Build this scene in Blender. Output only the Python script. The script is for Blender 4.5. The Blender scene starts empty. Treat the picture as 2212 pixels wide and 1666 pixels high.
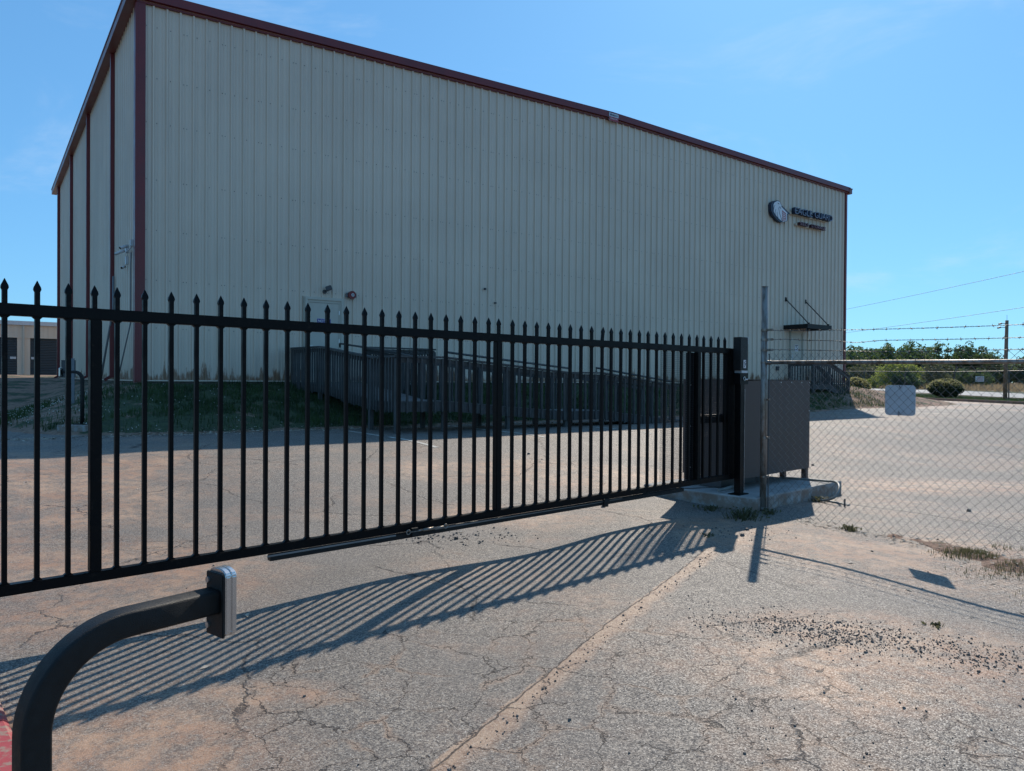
import bpy, bmesh, math, random
from mathutils import Vector, Matrix
R = math.radians
sc = bpy.context.scene
col = sc.collection
random.seed(7)
# ------------------------------------------------------------------ camera, sky, sun
EYE = 1.53
cam_d = bpy.data.cameras.new('camera'); cam = bpy.data.objects.new('camera', cam_d); col.objects.link(cam)
cam_d.sensor_width = 36.0; cam_d.lens = 1610.0 / 2212.0 * 36.0
cam_d.clip_start = 0.05; cam_d.clip_end = 3000
_p, _r = R(-0.46), R(0.385)
_f = Vector((0, math.cos(_p), math.sin(_p))); _x = Vector((1, 0, 0)); _u = _x.cross(_f)
_x2 = _x * math.cos(_r) + _u * math.sin(_r); _u2 = _u * math.cos(_r) - _x * math.sin(_r)
cam.matrix_world = Matrix(((_x2.x, _u2.x, -_f.x, 0), (_x2.y, _u2.y, -_f.y, 0), (_x2.z, _u2.z, -_f.z, EYE), (0, 0, 0, 1)))
sc.camera = cam
SUN_EL, SUN_AZ = R(38.0), R(19.9)          # azimuth measured from +Y towards +X
w = bpy.data.worlds.new('World'); sc.world = w; w.use_nodes = True
nt = w.node_tree; bg = nt.nodes['Background']
sky = nt.nodes.new('ShaderNodeTexSky'); sky.sky_type = 'NISHITA'; sky.sun_disc = False
sky.sun_elevation = SUN_EL; sky.sun_rotation = SUN_AZ
sky.altitude = 0; sky.air_density = 1.0; sky.dust_density = 0.3; sky.ozone_density = 2.5
gm = nt.nodes.new('ShaderNodeGamma'); gm.inputs[1].default_value = 0.55; nt.links.new(sky.outputs[0], gm.inputs[0])
wb = nt.nodes.new('ShaderNodeMix'); wb.data_type = 'RGBA'; wb.blend_type = 'MULTIPLY'; wb.inputs[0].default_value = 1.0
nt.links.new(gm.outputs[0], wb.inputs[6]); wb.inputs[7].default_value = (0.735, 1.50, 2.20, 1)      # daylight white balance
# faint high cirrus
tc = nt.nodes.new('ShaderNodeTexCoord'); mp = nt.nodes.new('ShaderNodeMapping'); mp.inputs['Scale'].default_value = (1.2, 3.2, 5.0); mp.inputs['Rotation'].default_value = (0, .5, .9)
cn = nt.nodes.new('ShaderNodeTexNoise'); cn.inputs['Scale'].default_value = 1.6; cn.inputs['Detail'].default_value = 7; cn.inputs['Roughness'].default_value = .62; cn.inputs['Distortion'].default_value = .6
mr = nt.nodes.new('ShaderNodeMapRange'); mr.interpolation_type = 'SMOOTHSTEP'
for i, q in enumerate((None, .50, .78, 0, .30)):
    if q is not None: mr.inputs[i].default_value = q
nt.links.new(tc.outputs['Generated'], mp.inputs[0]); nt.links.new(mp.outputs[0], cn.inputs['Vector']); nt.links.new(cn.outputs['Fac'], mr.inputs[0])
cm = nt.nodes.new('ShaderNodeMix'); cm.data_type = 'RGBA'; nt.links.new(mr.outputs[0], cm.inputs[0]); nt.links.new(wb.outputs[2], cm.inputs[6]); cm.inputs[7].default_value = (5.2, 6.0, 7.0, 1)
nt.links.new(cm.outputs[2], bg.inputs['Color']); bg.inputs['Strength'].default_value = 0.15
sl = bpy.data.lights.new('sun', 'SUN'); sl.energy = 4.6; sl.angle = R(0.5); sl.color = (1.0, 0.90, 0.77)
so = bpy.data.objects.new('sun', sl); col.objects.link(so)
sd = Vector((math.sin(SUN_AZ) * math.cos(SUN_EL), math.cos(SUN_AZ) * math.cos(SUN_EL), math.sin(SUN_EL)))
so.rotation_euler = (-sd).to_track_quat('-Z', 'Y').to_euler()
sc.view_settings.view_transform = 'Standard'; sc.view_settings.look = 'None'
sc.view_settings.exposure = 0.0; sc.view_settings.gamma = 1.0

# ------------------------------------------------------------------ node helpers
class T:
    """tiny wrapper round a material's node tree"""
    def __init__(s, name):
        s.m = bpy.data.materials.new(name); s.m.use_nodes = True
        s.t = s.m.node_tree; s.b = s.t.nodes['Principled BSDF']; s.out = s.t.nodes['Material Output']
        s.co = s.t.nodes.new('ShaderNodeTexCoord').outputs['Object']
    def put(s, sock, v):
        if isinstance(v, bpy.types.NodeSocket): s.t.links.new(v, sock)
        elif v is not None:
            if isinstance(v, (tuple, list)) and len(v) == 3 and sock.type == 'RGBA': v = (*v, 1)
            sock.default_value = v
    def math(s, op, a, b=None, c=None, clamp=False):
        n = s.t.nodes.new('ShaderNodeMath'); n.operation = op; n.use_clamp = clamp
        for i, v in enumerate((a, b, c)):
            if v is not None: s.put(n.inputs[i], v)
        return n.outputs[0]
    def vmath(s, op, a, b=None):
        n = s.t.nodes.new('ShaderNodeVectorMath'); n.operation = op; s.put(n.inputs[0], a)
        if b is not None: s.put(n.inputs[1], b)
        return n.outputs['Value' if op in ('DOT_PRODUCT', 'DISTANCE', 'LENGTH') else 'Vector']
    def noise(s, scale, detail=3, rough=.55, vec=None, dist=0, out='Fac'):
        n = s.t.nodes.new('ShaderNodeTexNoise'); s.put(n.inputs['Vector'], vec or s.co)
        n.inputs['Scale'].default_value = scale; n.inputs['Detail'].default_value = detail
        n.inputs['Roughness'].default_value = rough; n.inputs['Distortion'].default_value = dist
        return n.outputs[out]
    def voro(s, scale, feature='F1', vec=None, out='Distance'):
        n = s.t.nodes.new('ShaderNodeTexVoronoi'); n.feature = feature; s.put(n.inputs['Vector'], vec or s.co)
        n.inputs['Scale'].default_value = scale
        return n.outputs[out]
    def rng(s, v, a, b, lo=0., hi=1., smooth=True):
        n = s.t.nodes.new('ShaderNodeMapRange'); n.interpolation_type = 'SMOOTHSTEP' if smooth else 'LINEAR'
        for i, q in enumerate((v, a, b, lo, hi)): s.put(n.inputs[i], q)
        return n.outputs[0]
    def mix(s, f, a, b, mode='MIX'):
        n = s.t.nodes.new('ShaderNodeMix'); n.data_type = 'RGBA'; n.blend_type = mode
        s.put(n.inputs[0], f); s.put(n.inputs[6], a); s.put(n.inputs[7], b)
        return n.outputs[2]
    def ramp(s, f, stops, const=False):
        n = s.t.nodes.new('ShaderNodeValToRGB'); s.put(n.inputs[0], f); e = n.color_ramp.elements
        if const: n.color_ramp.interpolation = 'CONSTANT'
        while len(e) < len(stops): e.new(0.5)
        for q, (p, c) in zip(e, stops): q.position = p; q.color = (*c, 1)
        return n.outputs[0]
    def sep(s, v=None):
        n = s.t.nodes.new('ShaderNodeSeparateXYZ'); s.put(n.inputs[0], v or s.co); return n.outputs
    def bump(s, h, strength=.3, dist=.01):
        n = s.t.nodes.new('ShaderNodeBump'); n.inputs['Strength'].default_value = strength
        n.inputs['Distance'].default_value = dist; s.put(n.inputs['Height'], h)
        s.t.links.new(n.outputs[0], s.b.inputs['Normal'])
    def scaled(s, v): 
        n = s.t.nodes.new('ShaderNodeMapping'); s.put(n.inputs[0], s.co); n.inputs['Scale'].default_value = v
        return n.outputs[0]
    def set(s, base=None, rough=None, metal=None, spec=None):
        for k, v in (('Base Color', base), ('Roughness', rough), ('Metallic', metal), ('Specular IOR Level', spec)):
            s.put(s.b.inputs[k], v)
        return s.m

def simple(name, c, rough=.5, metal=0., var=.12, ns=6., bump=0., bs=120., spec=None, stretch=None):
    t = T(name); v = t.scaled(stretch) if stretch else None
    f = t.noise(ns, 4, .6, v)
    a = tuple(x * (1 - var) for x in c); b = tuple(min(1, x * (1 + var)) for x in c)
    t.set(t.mix(t.rng(f, .3, .7), a, b), t.rng(f, .3, .7, rough * .85, min(1, rough * 1.15)), metal, spec)
    if bump: t.bump(t.noise(bs, 3, .6, v), bump, .004)
    return t.m

M = {}
def mk_wall(name, zb=1.46, stain=True):
    t = T(name); x, y, z = t.sep()
    c = t.mix(t.rng(t.noise(.35, 3), .3, .7), (.61, .495, .385), (.67, .55, .43))
    wn = t.t.nodes.new('ShaderNodeTexWhiteNoise'); wn.noise_dimensions = '2D'
    cmb = t.t.nodes.new('ShaderNodeCombineXYZ'); t.put(cmb.inputs[0], t.math('FLOOR', t.math('DIVIDE', x, .9144))); t.put(cmb.inputs[1], t.math('FLOOR', t.math('DIVIDE', y, .9144))); t.put(wn.inputs['Vector'], cmb.outputs[0])
    c = t.mix(t.math('MULTIPLY', wn.outputs['Value'], .16), c, (.52, .44, .34))
    streak = t.noise(9, 4, .65, t.scaled((1, 1, .05)))
    c = t.mix(t.rng(streak, .5, .75, 0, .30), c, (.40, .34, .27))
    if stain:
        hgt = t.math('SUBTRACT', z, zb)
        n1 = t.noise(5.5, 5, .7, t.scaled((1, 1, .16))); n2 = t.noise(.5, 2)
        lim = t.math('MULTIPLY', t.rng(n1, .35, .75, .05, .55), t.rng(n2, .35, .6, .6, 1.0))
        f = t.math('MULTIPLY', t.rng(t.math('SUBTRACT', lim, hgt), -.06, .1), t.rng(t.noise(11, 4, .7), .25, .5, .5, .98))
        c = t.mix(f, c, (.22, .10, .045))
        lo = t.math('MULTIPLY', t.rng(hgt, 0.0, .35, 1, 0), t.rng(n1, .45, .6, .0, .6))
        c = t.mix(lo, c, (.22, .16, .10))
    t.set(c, t.rng(t.noise(2.2, 4), .3, .7, .30, .40), 0., .9); t.bump(t.noise(1.6, 3, .5, t.scaled((1.6, 1.6, .5))), .25, .02); return t.m
M['wall'] = mk_wall('tan_painted_steel_panel')
M['wall2'] = mk_wall('cream_painted_steel_panel', 1.6, False)
M['trim'] = simple('burgundy_trim_paint', (.15, .020, .022), .38, 0, .12, 2)
M['gutter'] = simple('burgundy_gutter_paint', (.17, .055, .05), .4, 0, .12, 2)
M['foundation'] = simple('dark_foundation_concrete', (.16, .14, .12), .9, 0, .3, 5, .4, 40)
t = T('black_powder_coat'); x, y, z = t.sep(); n = t.noise(26, 5, .7); n2 = t.noise(5, 4, .6)
c = t.mix(t.math('MULTIPLY', t.rng(n, .52, .72), t.rng(n2, .45, .65, .1, .55)), (.0040, .0041, .0046), (.045, .034, .026))
c = t.mix(t.rng(n, .735, .75), c, (.10, .09, .085))
t.set(c, t.rng(n2, .3, .7, .32, .55), 0, .13); t.bump(t.noise(260, 3), .08, .004); M['blackmetal'] = t.m
M['blackmatt'] = simple('textured_black_paint', (.014, .0138, .0135), .5, 0, .25, 30, .5, 420, .25)
M['darkmesh'] = simple('dark_wire', (.03, .03, .033), .5)
M['cab'] = simple('dark_brown_enclosure_paint', (.084, .062, .053), .55, 0, .15, 2, .05, 90, .3)
M['darkgrey'] = simple('dark_grey_metal', (.05, .052, .056), .45)
M['wood'] = simple('weathered_painted_wood', (.072, .070, .066), .85, 0, .35, 7, .4, 60, stretch=(4, 4, .6))
M['deck'] = simple('worn_deck_board', (.17, .16, .15), .85, 0, .3, 5, .3, 60)
M['pole'] = simple('brown_utility_pole_wood', (.20, .13, .085), .9, 0, .35, 9, .6, 60, stretch=(5, 5, .4))
M['white'] = simple('white_plastic', (.52, .53, .54), .4, 0, .05)
M['chrome'] = simple('satin_metal_casing', (.66, .64, .62), .24, .92, .05, 5)
M['steel'] = simple('zinc_plated_steel', (.6, .6, .6), .35, .9, .15, 40)
M['alu'] = simple('bare_aluminium_sign_back', (.52, .55, .58), .5, .35, .07, 5)
M['door'] = simple('cream_painted_door', (.50, .46, .38), .45, 0, .06, 2)
M['red'] = simple('red_alarm_plastic', (.16, .012, .012), .4)
M['rollup'] = None
M['glass'] = simple('grey_lens', (.12, .13, .14), .2)
M['navy'] = simple('navy_channel_letter', (.012, .022, .05), .45, 0, .1)
M['maroon'] = simple('maroon_channel_letter', (.055, .012, .022), .45, 0, .1)
M['letterface'] = simple('grey_blue_letter_edge', (.24, .27, .36), .45)
M['letterface2'] = simple('mauve_letter_edge', (.34, .20, .22), .45)
M['signwhite'] = simple('white_sign_face', (.66, .67, .70), .5, 0, .04)
M['signred'] = simple('red_sign_vinyl', (.30, .035, .05), .5, 0, .04)
M['signblue'] = simple('blue_sign_vinyl', (.06, .05, .22), .5, 0, .04)
M['black'] = simple('black_ink', (.01, .01, .012), .6)
M['conduit'] = simple('grey_blue_conduit', (.16, .17, .18), .5)
M['cable'] = simple('pale_grey_flexible_conduit', (.19, .21, .20), .5, 0, .2, 20)
M['bark'] = simple('tree_bark', (.10, .08, .06), .95, 0, .3, 6, .6, 30)
M['stone'] = simple('dark_asphalt_crumb', (.12, .108, .095), .85, 0, .85, 22)
M['rail'] = simple('track_skylit_grey', (.22, .20, .185), .6)  # paler grey standing for skylight caught along the gate track
t = T('galvanised_pipe'); n = t.noise(14, 5, .7, t.scaled((1, 1, .25)))
t.set(t.mix(t.rng(n, .38, .62), (.17, .125, .09), (.34, .32, .29)), t.rng(n, .3, .7, .3, .55), .5); M['galv'] = t.m
t = T('galvanised_wire'); n = t.noise(30, 2)
t.set(t.mix(n, (.11, .105, .098), (.20, .195, .185)), .5, .3); M['wire'] = t.m
M['barb'] = simple('dull_barbed_wire', (.075, .072, .068), .55, .3, .2, 40)
t = T('roll_up_door_steel'); x, y, z = t.sep()
t.set((.035, .042, .045), .45); t.bump(t.math('SINE', t.math('MULTIPLY', z, 6.2832 / .1)), 1., .012); M['rollup'] = t.m
t = T('slab_concrete'); n = t.noise(3, 5, .65)
c = t.mix(t.rng(n, .3, .7), (.27, .265, .25), (.40, .39, .37)); x, y, z = t.sep()
side = t.math('MULTIPLY', t.rng(z, .125, .10), t.rng(t.noise(7, 5, .7), .35, .6))
c = t.mix(t.math('MULTIPLY', side, .75), c, (.22, .13, .08))
t.set(c, .85); t.bump(t.noise(60, 4, .7), .4, .006); M['concrete'] = t.m
t = T('red_painted_kerb'); n = t.noise(16, 5, .7)
c = t.mix(t.rng(n, .49, .62), (.37, .055, .06), (.30, .20, .15)); t.set(c, .6); t.bump(n, .4, .006); M['redkerb'] = t.m
M['kerb'] = simple('dirty_concrete_kerb', (.19, .13, .10), .9, 0, .3, 3, .4, 30)

# asphalt -----------------------------------------------------------
def asphalt():
    t = T('weathered_asphalt'); x, y, z = t.sep()
    vr = t.sep(t.voro(175, 'F1', None, 'Color'))[0]
    vd = t.voro(175)
    agg = t.ramp(vr, [(0, (.040, .036, .034)), (.20, (.090, .079, .070)), (.45, (.155, .135, .115)), (.70, (.215, .185, .152)), (.93, (.32, .28, .23)), (1, (.52, .48, .42))])
    vr2 = t.sep(t.voro(75, 'F1', None, 'Color'))[1]
    agg = t.mix(t.rng(vr2, .88, .92, 0, .65), agg, (.38, .32, .25))
    agg = t.mix(t.rng(vr2, .0, .10, .7, 0), agg, (.05, .05, .055))
    big = t.noise(.45, 4, .6)
    agg = t.mix(t.rng(big, .35, .68, 0, .5), agg, (.13, .115, .102))
    agg = t.mix(t.rng(t.noise(.9, 3, .6), .52, .75, 0, .35), agg, (.28, .25, .215))
    # clay dust: broad drifts, the seam, the fence line and the left side
    fine = t.noise(7, 6, .75); mid = t.noise(1.1, 6, .7); lowf = t.noise(.32, 3, .5)
    drift = t.rng(t.math('ADD', t.math('MULTIPLY', mid, .6), t.math('MULTIPLY', lowf, .55)), .54, .70)
    def blob(cx, cy, rx, ry):
        dx = t.math('DIVIDE', t.math('SUBTRACT', x, cx), rx); dy = t.math('DIVIDE', t.math('SUBTRACT', y, cy), ry)
        return t.rng(t.math('ADD', t.math('MULTIPLY', dx, dx), t.math('MULTIPLY', dy, dy)), 1.0, .1)
    zones = blob(2.2, 4.2, 1.5, 1.1)
    for q in ((3.7, 6.6, 1.7, 1.5), (-3.4, 5.4, 2.1, 1.7), (-1.7, 2.5, 1.2, 1.3), (1.3, 11.0, 3.2, 1.3), (2.5, 7.6, 1.3, 1.2), (-6.0, 9, 3, 2.6), (4.2, 3.3, 1.6, 1.8),
              (25.0, 42, 1.6, 14), (16, 34, 7, 4.0), (-.2, 8.2, 1.4, .8), (6.8, 11.3, 2.6, 1.1), (-1.15, 3.62, .45, .2), (-1.0, 10.6, 1.6, .8), (-5.0, 7.2, 1.6, 1.2)):
        zones = t.math('MAXIMUM', zones, blob(*q))
    # seam along the paving joint
    nx, ny = .8778, -.4790    # normal of the joint direction (.479,.878)
    d = t.math('ADD', t.math('SUBTRACT', t.math('MULTIPLY', x, nx), -(.317 * nx) - 0.0), t.math('MULTIPLY', y, ny))
    d = t.math('ADD', d, 2.896 * .4790)
    dn = t.math('ADD', d, t.rng(t.noise(2.2, 4, .7), .2, .8, -.05, .05, False))
    along = t.math('ADD', t.math('MULTIPLY', x, .479), t.math('MULTIPLY', y, .878))
    lim = t.rng(along, 7.2, 6.6)
    seam = t.math('MULTIPLY', t.math('MULTIPLY', t.rng(dn, -.035, -.015), t.rng(dn, .15, .05)), lim)
    edge = t.math('MULTIPLY', t.rng(t.math('ABSOLUTE', t.math('ADD', d, t.rng(t.noise(9, 3), .2, .8, .0, .03, False))), .007, .002), lim)
    dustf = t.math('MULTIPLY', t.math('ADD', t.math('MULTIPLY', drift, .62), t.math('MULTIPLY', zones, t.rng(mid, .28, .55, .3, 1.15))), t.rng(fine, .38, .62, .25, 1.0))
    dustf = t.math('MAXIMUM', t.math('MULTIPLY', dustf, .78), t.math('MULTIPLY', seam, t.rng(fine, .3, .55, .45, .95)), clamp=True)
    grain = t.rng(vd, .15, .55, 1.0, .55)
    dust = t.mix(t.rng(t.noise(1.7, 4, .6), .35, .65), (.44, .235, .135), (.55, .345, .215))
    dust = t.mix(seam, dust, t.mix(t.rng(fine, .35, .6), (.40, .215, .12), (.50, .33, .21)))
    c = t.mix(t.math('MULTIPLY', dustf, grain), agg, dust)
    # cracks
    wob = t.vmath('ADD', t.co, t.vmath('SCALE', t.noise(3.0, 5, .7, None, 0, 'Color'), None))
    sc_n = wob.node; sc_n.inputs[1].links[0].from_node.inputs['Scale'].default_value = .34
    flat = t.vmath('MULTIPLY', wob, (1, 1, 0))
    cd = t.voro(2.9, 'DISTANCE_TO_EDGE', flat); cd2 = t.voro(.55, 'DISTANCE_TO_EDGE', flat)
    zone = t.math('MAXIMUM', blob(.25, 3.5, 1.75, 1.5), blob(1.35, 2.95, 1.0, .75))
    mask = t.math('MAXIMUM', t.math('MULTIPLY', t.rng(zone, .0, .3), t.rng(t.noise(.8, 3), .30, .44)), t.math('MULTIPLY', t.rng(t.noise(.55, 3), .58, .66), t.rng(t.math('SUBTRACT', y, t.math('MULTIPLY', x, 1.0)), 4.0, 5.5)))
    cw = t.math('MULTIPLY', t.rng(t.noise(4, 3), .32, .58, .004, .014), mask)
    ck = t.rng(cd, t.math('MULTIPLY', cw, .45), t.math('ADD', cw, .0005), 1, 0, False)
    ck2 = t.math('MULTIPLY', t.rng(cd2, .0, .007, 1, 0, False), t.math('MULTIPLY', t.rng(t.noise(.7, 2), .44, .54), t.rng(x, 2.6, 1.6)))
    crack = t.math('MAXIMUM', t.math('MAXIMUM', ck, ck2), edge, clamp=True)
    fr = t.math('MULTIPLY', t.rng(cd, 0.0, .09, .6, 0), t.math('MULTIPLY', mask, t.rng(t.noise(2.5, 3), .45, .62)))
    c = t.mix(fr, c, (.34, .225, .15))
    c = t.mix(t.math('MULTIPLY', crack, .92), c, (.028, .020, .017))
    # long transverse joints in the lot
    for (ax, ay, bx, by, wd) in ((4.013, 10.07, 5.48, 7.95, .022), (8.26, 21.1, 10.7, 15.5, .03), (-12, 13.2, 1.2, 22.0, .025)):
        L_ = math.hypot(bx - ax, by - ay); ux, uy = (bx - ax) / L_, (by - ay) / L_
        dd = t.math('ADD', t.math('MULTIPLY', x, -uy), t.math('MULTIPLY', y, ux)); dd = t.math('SUBTRACT', dd, -ax * uy + ay * ux)
        dd = t.math('ADD', dd, t.rng(t.noise(5, 3), .2, .8, -.02, .02, False))
        al = t.math('SUBTRACT', t.math('ADD', t.math('MULTIPLY', x, ux), t.math('MULTIPLY', y, uy)), ax * ux + ay * uy)
        f = t.math('MULTIPLY', t.rng(t.math('ABSOLUTE', dd), wd, wd * .4), t.math('MULTIPLY', t.rng(al, -.1, .1), t.rng(al, L_ + 3.1, L_ + 3)))
        c = t.mix(t.math('MULTIPLY', f, .85), c, (.04, .033, .028))
    rough = t.rng(vr, .0, 1., .92, .5, False)
    t.set(c, rough, 0, .4)
    h = t.math('ADD', t.math('MULTIPLY', vd, -.5), t.math('MULTIPLY', vr, .7))
    h = t.math('SUBTRACT', t.math('MULTIPLY', h, t.math('SUBTRACT', 1, t.math('MULTIPLY', dustf, .6))), t.math('MULTIPLY', crack, 2.2))
    h = t.math('ADD', h, t.math('MULTIPLY', t.noise(22, 4, .7), .22))
    t.bump(h, .6, .005)
    return t.m
M['asphalt'] = asphalt()
def soil():
    t = T('clay_soil_and_turf'); x, y, z = t.sep()
    n = t.noise(1.1, 6, .7); n2 = t.noise(9, 5, .7); n3 = t.noise(.3, 3)
    dirt = t.mix(t.rng(n2, .3, .7), (.20, .115, .075), (.36, .235, .165))
    green = t.mix(t.rng(n2, .3, .7), (.028, .042, .018), (.065, .09, .035))
    far = t.mix(t.rng(t.noise(.5, 5, .7), .3, .7), (.15, .12, .065), (.27, .205, .12))
    strip = t.math('MAXIMUM', t.math('MULTIPLY', t.rng(x, 26.0, 26.6), t.rng(x, 35, 34.4)), t.math('MULTIPLY', t.rng(x, 42.5, 43), t.rng(x, 49, 46.5)))
    bank = t.rng(z, .44, .50)                       # turf grows on the raised bank
    near = t.math('MULTIPLY', bank, t.rng(t.math('SUBTRACT', x, t.math('MULTIPLY', y, .25)), 6.0, 3.0))
    gf = t.math('MULTIPLY', t.rng(t.math('ADD', n, t.math('MULTIPLY', near, t.rng(t.math('ADD', x, t.math('MULTIPLY', y, .2)), -7.5, -4.0, .03, .20))), .50, .66), t.rng(x, 46, 44))
    gf = t.math('MAXIMUM', gf, t.math('MULTIPLY', strip, t.rng(n, .30, .45)), clamp=True)
    c = t.mix(gf, dirt, green); c = t.mix(t.rng(x, 45, 48), c, far); c = t.mix(gf, c, green)
    t.set(c, .95); t.bump(t.math('ADD', n2, t.noise(45, 4, .7)), .7, .03); return t.m
M['soil'] = soil()
M['road'] = simple('sun_bleached_road', (.30, .30, .29), .75, 0, .12, 1, .2, 30)
def leafmat(name, a, b, trans=.45, ns=1.3):
    t = T(name); f = t.rng(t.noise(ns, 4, .7), .35, .65); c = t.mix(f, a, b)
    f2 = t.t.nodes.new('ShaderNodeObjectInfo').outputs['Random']
    t.set(c, .6, 0, .3)
    tr = t.t.nodes.new('ShaderNodeBsdfTranslucent'); t.put(tr.inputs[0], t.mix(.5, c, tuple(min(1, q * 1.7) for q in b)))
    mx = t.t.nodes.new('ShaderNodeMixShader'); mx.inputs[0].default_value = trans
    t.t.links.new(t.b.outputs[0], mx.inputs[1]); t.t.links.new(tr.outputs[0], mx.inputs[2]); t.t.links.new(mx.outputs[0], t.out.inputs[0])
    return t.m
M['leaf'] = leafmat('mixed_green_leaves', (.032, .060, .024), (.095, .14, .05), .45, .45)
M['leafy'] = leafmat('yellow_green_leaves', (.11, .15, .04), (.25, .29, .07), .55)
M['leafo'] = leafmat('olive_leaves', (.075, .09, .04), (.14, .15, .07), .4)
M['leafd'] = leafmat('dark_glossy_leaves', (.018, .032, .014), (.04, .06, .022), .2)
M['leaftip'] = leafmat('pale_new_leaves', (.20, .20, .07), (.36, .33, .15), .5)
M['grass'] = leafmat('grass_blades', (.022, .045, .016), (.06, .10, .03), .3)
M['weed'] = leafmat('weed_leaves', (.055, .060, .030), (.135, .13, .065), .35, 9)
M['flower'] = simple('white_clover_flower', (.50, .50, .44), .9)
M['litter'] = simple('dry_leaf_litter', (.42, .36, .28), .8, 0, .5, 20)
M['line'] = simple('faded_parking_paint', (.46, .44, .38), .8, 0, .3, 12)

# ------------------------------------------------------------------ mesh helpers
class MB:
    def __init__(s): s.v = []; s.f = []; s.mi = []
    def add(s, vs, fs, mi=0):
        o = len(s.v); s.v += [tuple(p) for p in vs]; s.f += [tuple(o + i for i in f) for f in fs]; s.mi += [mi] * len(fs); return s
    def box(s, x0, x1, y0, y1, z0, z1, mi=0):
        return s.add([(x0, y0, z0), (x1, y0, z0), (x1, y1, z0), (x0, y1, z0), (x0, y0, z1), (x1, y0, z1), (x1, y1, z1), (x0, y1, z1)],
                     [(0, 3, 2, 1), (4, 5, 6, 7), (0, 1, 5, 4), (1, 2, 6, 5), (2, 3, 7, 6), (3, 0, 4, 7)], mi)
    def beam(s, p, q, wd, ht, up=(0, 0, 1), mi=0):
        p = Vector(p); q = Vector(q); d = (q - p).normalized(); sd_ = d.cross(Vector(up))
        if sd_.length < 1e-4: sd_ = d.cross(Vector((1, 0, 0)))
        sd_.normalize(); u_ = sd_.cross(d); a = sd_ * wd / 2; b = u_ * ht / 2
        vs = [p - a - b, p + a - b, p + a + b, p - a + b, q - a - b, q + a - b, q + a + b, q - a + b]
        return s.add(vs, [(0, 1, 2, 3), (7, 6, 5, 4), (0, 4, 5, 1), (1, 5, 6, 2), (2, 6, 7, 3), (3, 7, 4, 0)], mi)
    def tube(s, pts, r, n=8, mi=0, caps=True, r2=None, twist=0):
        pts = [Vector(p) for p in pts]; rings = []; m = len(pts); ref = None
        for i, p in enumerate(pts):
            d = (pts[min(i + 1, m - 1)] - pts[max(i - 1, 0)]).normalized()
            if ref is None:
                ref = Vector((0, 0, 1)) if abs(d.z) < .9 else Vector((1, 0, 0))
            a = (ref - d * ref.dot(d)).normalized(); ref = a; b = d.cross(a)
            rr = r if r2 is None else r + (r2 - r) * i / (m - 1)
            rings.append([p + (a * math.cos(6.28318 * k / n + twist) + b * math.sin(6.28318 * k / n + twist)) * rr for k in range(n)])
        vs = [q for g_ in rings for q in g_]
        fs = [(i * n + k, i * n + (k + 1) % n, (i + 1) * n + (k + 1) % n, (i + 1) * n + k) for i in range(m - 1) for k in range(n)]
        if caps: fs += [tuple(range(n - 1, -1, -1)), tuple((m - 1) * n + k for k in range(n))]
        return s.add(vs, fs, mi)
    def prism(s, poly, y0, y1, mi=0, axis='y'):
        """poly in (x,z) extruded along y"""
        n = len(poly)
        vs = [(x, y0, z) for x, z in poly] + [(x, y1, z) for x, z in poly]
        fs = [tuple(range(n)), tuple(range(2 * n - 1, n - 1, -1))] + [(i, n + i, n + (i + 1) % n, (i + 1) % n) for i in range(n)]
        return s.add(vs, fs, mi)
    def mesh(s, name, mats, smooth=False):
        me = bpy.data.meshes.new(name); me.from_pydata([tuple(map(float, p)) for p in s.v], [], s.f); 
        for m_ in (mats if isinstance(mats, (list, tuple)) else [mats]): me.materials.append(m_)
        me.polygons.foreach_set('material_index', s.mi)
        if smooth: me.polygons.foreach_set('use_smooth', [True] * len(me.polygons))
        me.update(); return me
    def build(s, name, mats, parent=None, smooth=False, fix=True, bevel=0):
        me = s.mesh(name, mats, smooth)
        if fix or bevel:
            bm = bmesh.new(); bm.from_mesh(me)
            if bevel: bmesh.ops.bevel(bm, geom=bm.edges[:], offset=bevel, segments=2, affect='EDGES', clamp_overlap=True)
            if fix: bmesh.ops.recalc_face_normals(bm, faces=bm.faces)
            bm.to_mesh(me); bm.free()
        o = bpy.data.objects.new(name, me); col.objects.link(o)
        if parent: o.parent = parent
        return o
def tag(o, label=None, cat=None, group=None, kind=None):
    for k, v in (('label', label), ('category', cat), ('group', group), ('kind', kind)):
        if v: o[k] = v
    return o
def thing(name, label, cat, loc=(0, 0, 0), rz=0., group=None):
    o = bpy.data.objects.new(name, None); col.objects.link(o); o.location = loc; o.rotation_euler = (0, 0, rz)
    o.empty_display_size = .2
    return tag(o, label, cat, group)
def inst(o, parent, loc=None, rot=None, scale=None):
    c = o.copy(); col.objects.link(c); c.parent = parent
    if loc is not None: c.location = loc
    if rot is not None: c.rotation_euler = rot
    if scale is not None: c.scale = scale
    return c
def text_mesh(txt, size, depth, offset=0.0):
    cu = bpy.data.curves.new('lettering', 'FONT'); cu.body = txt; cu.size = size; cu.extrude = depth / 2; cu.offset = offset
    ob = bpy.data.objects.new('lettering', cu); col.objects.link(ob)
    dg = bpy.context.evaluated_depsgraph_get(); dg.update()
    me = bpy.data.meshes.new_from_object(ob.evaluated_get(dg)); bpy.data.objects.remove(ob); bpy.data.curves.remove(cu)
    return me
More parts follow.
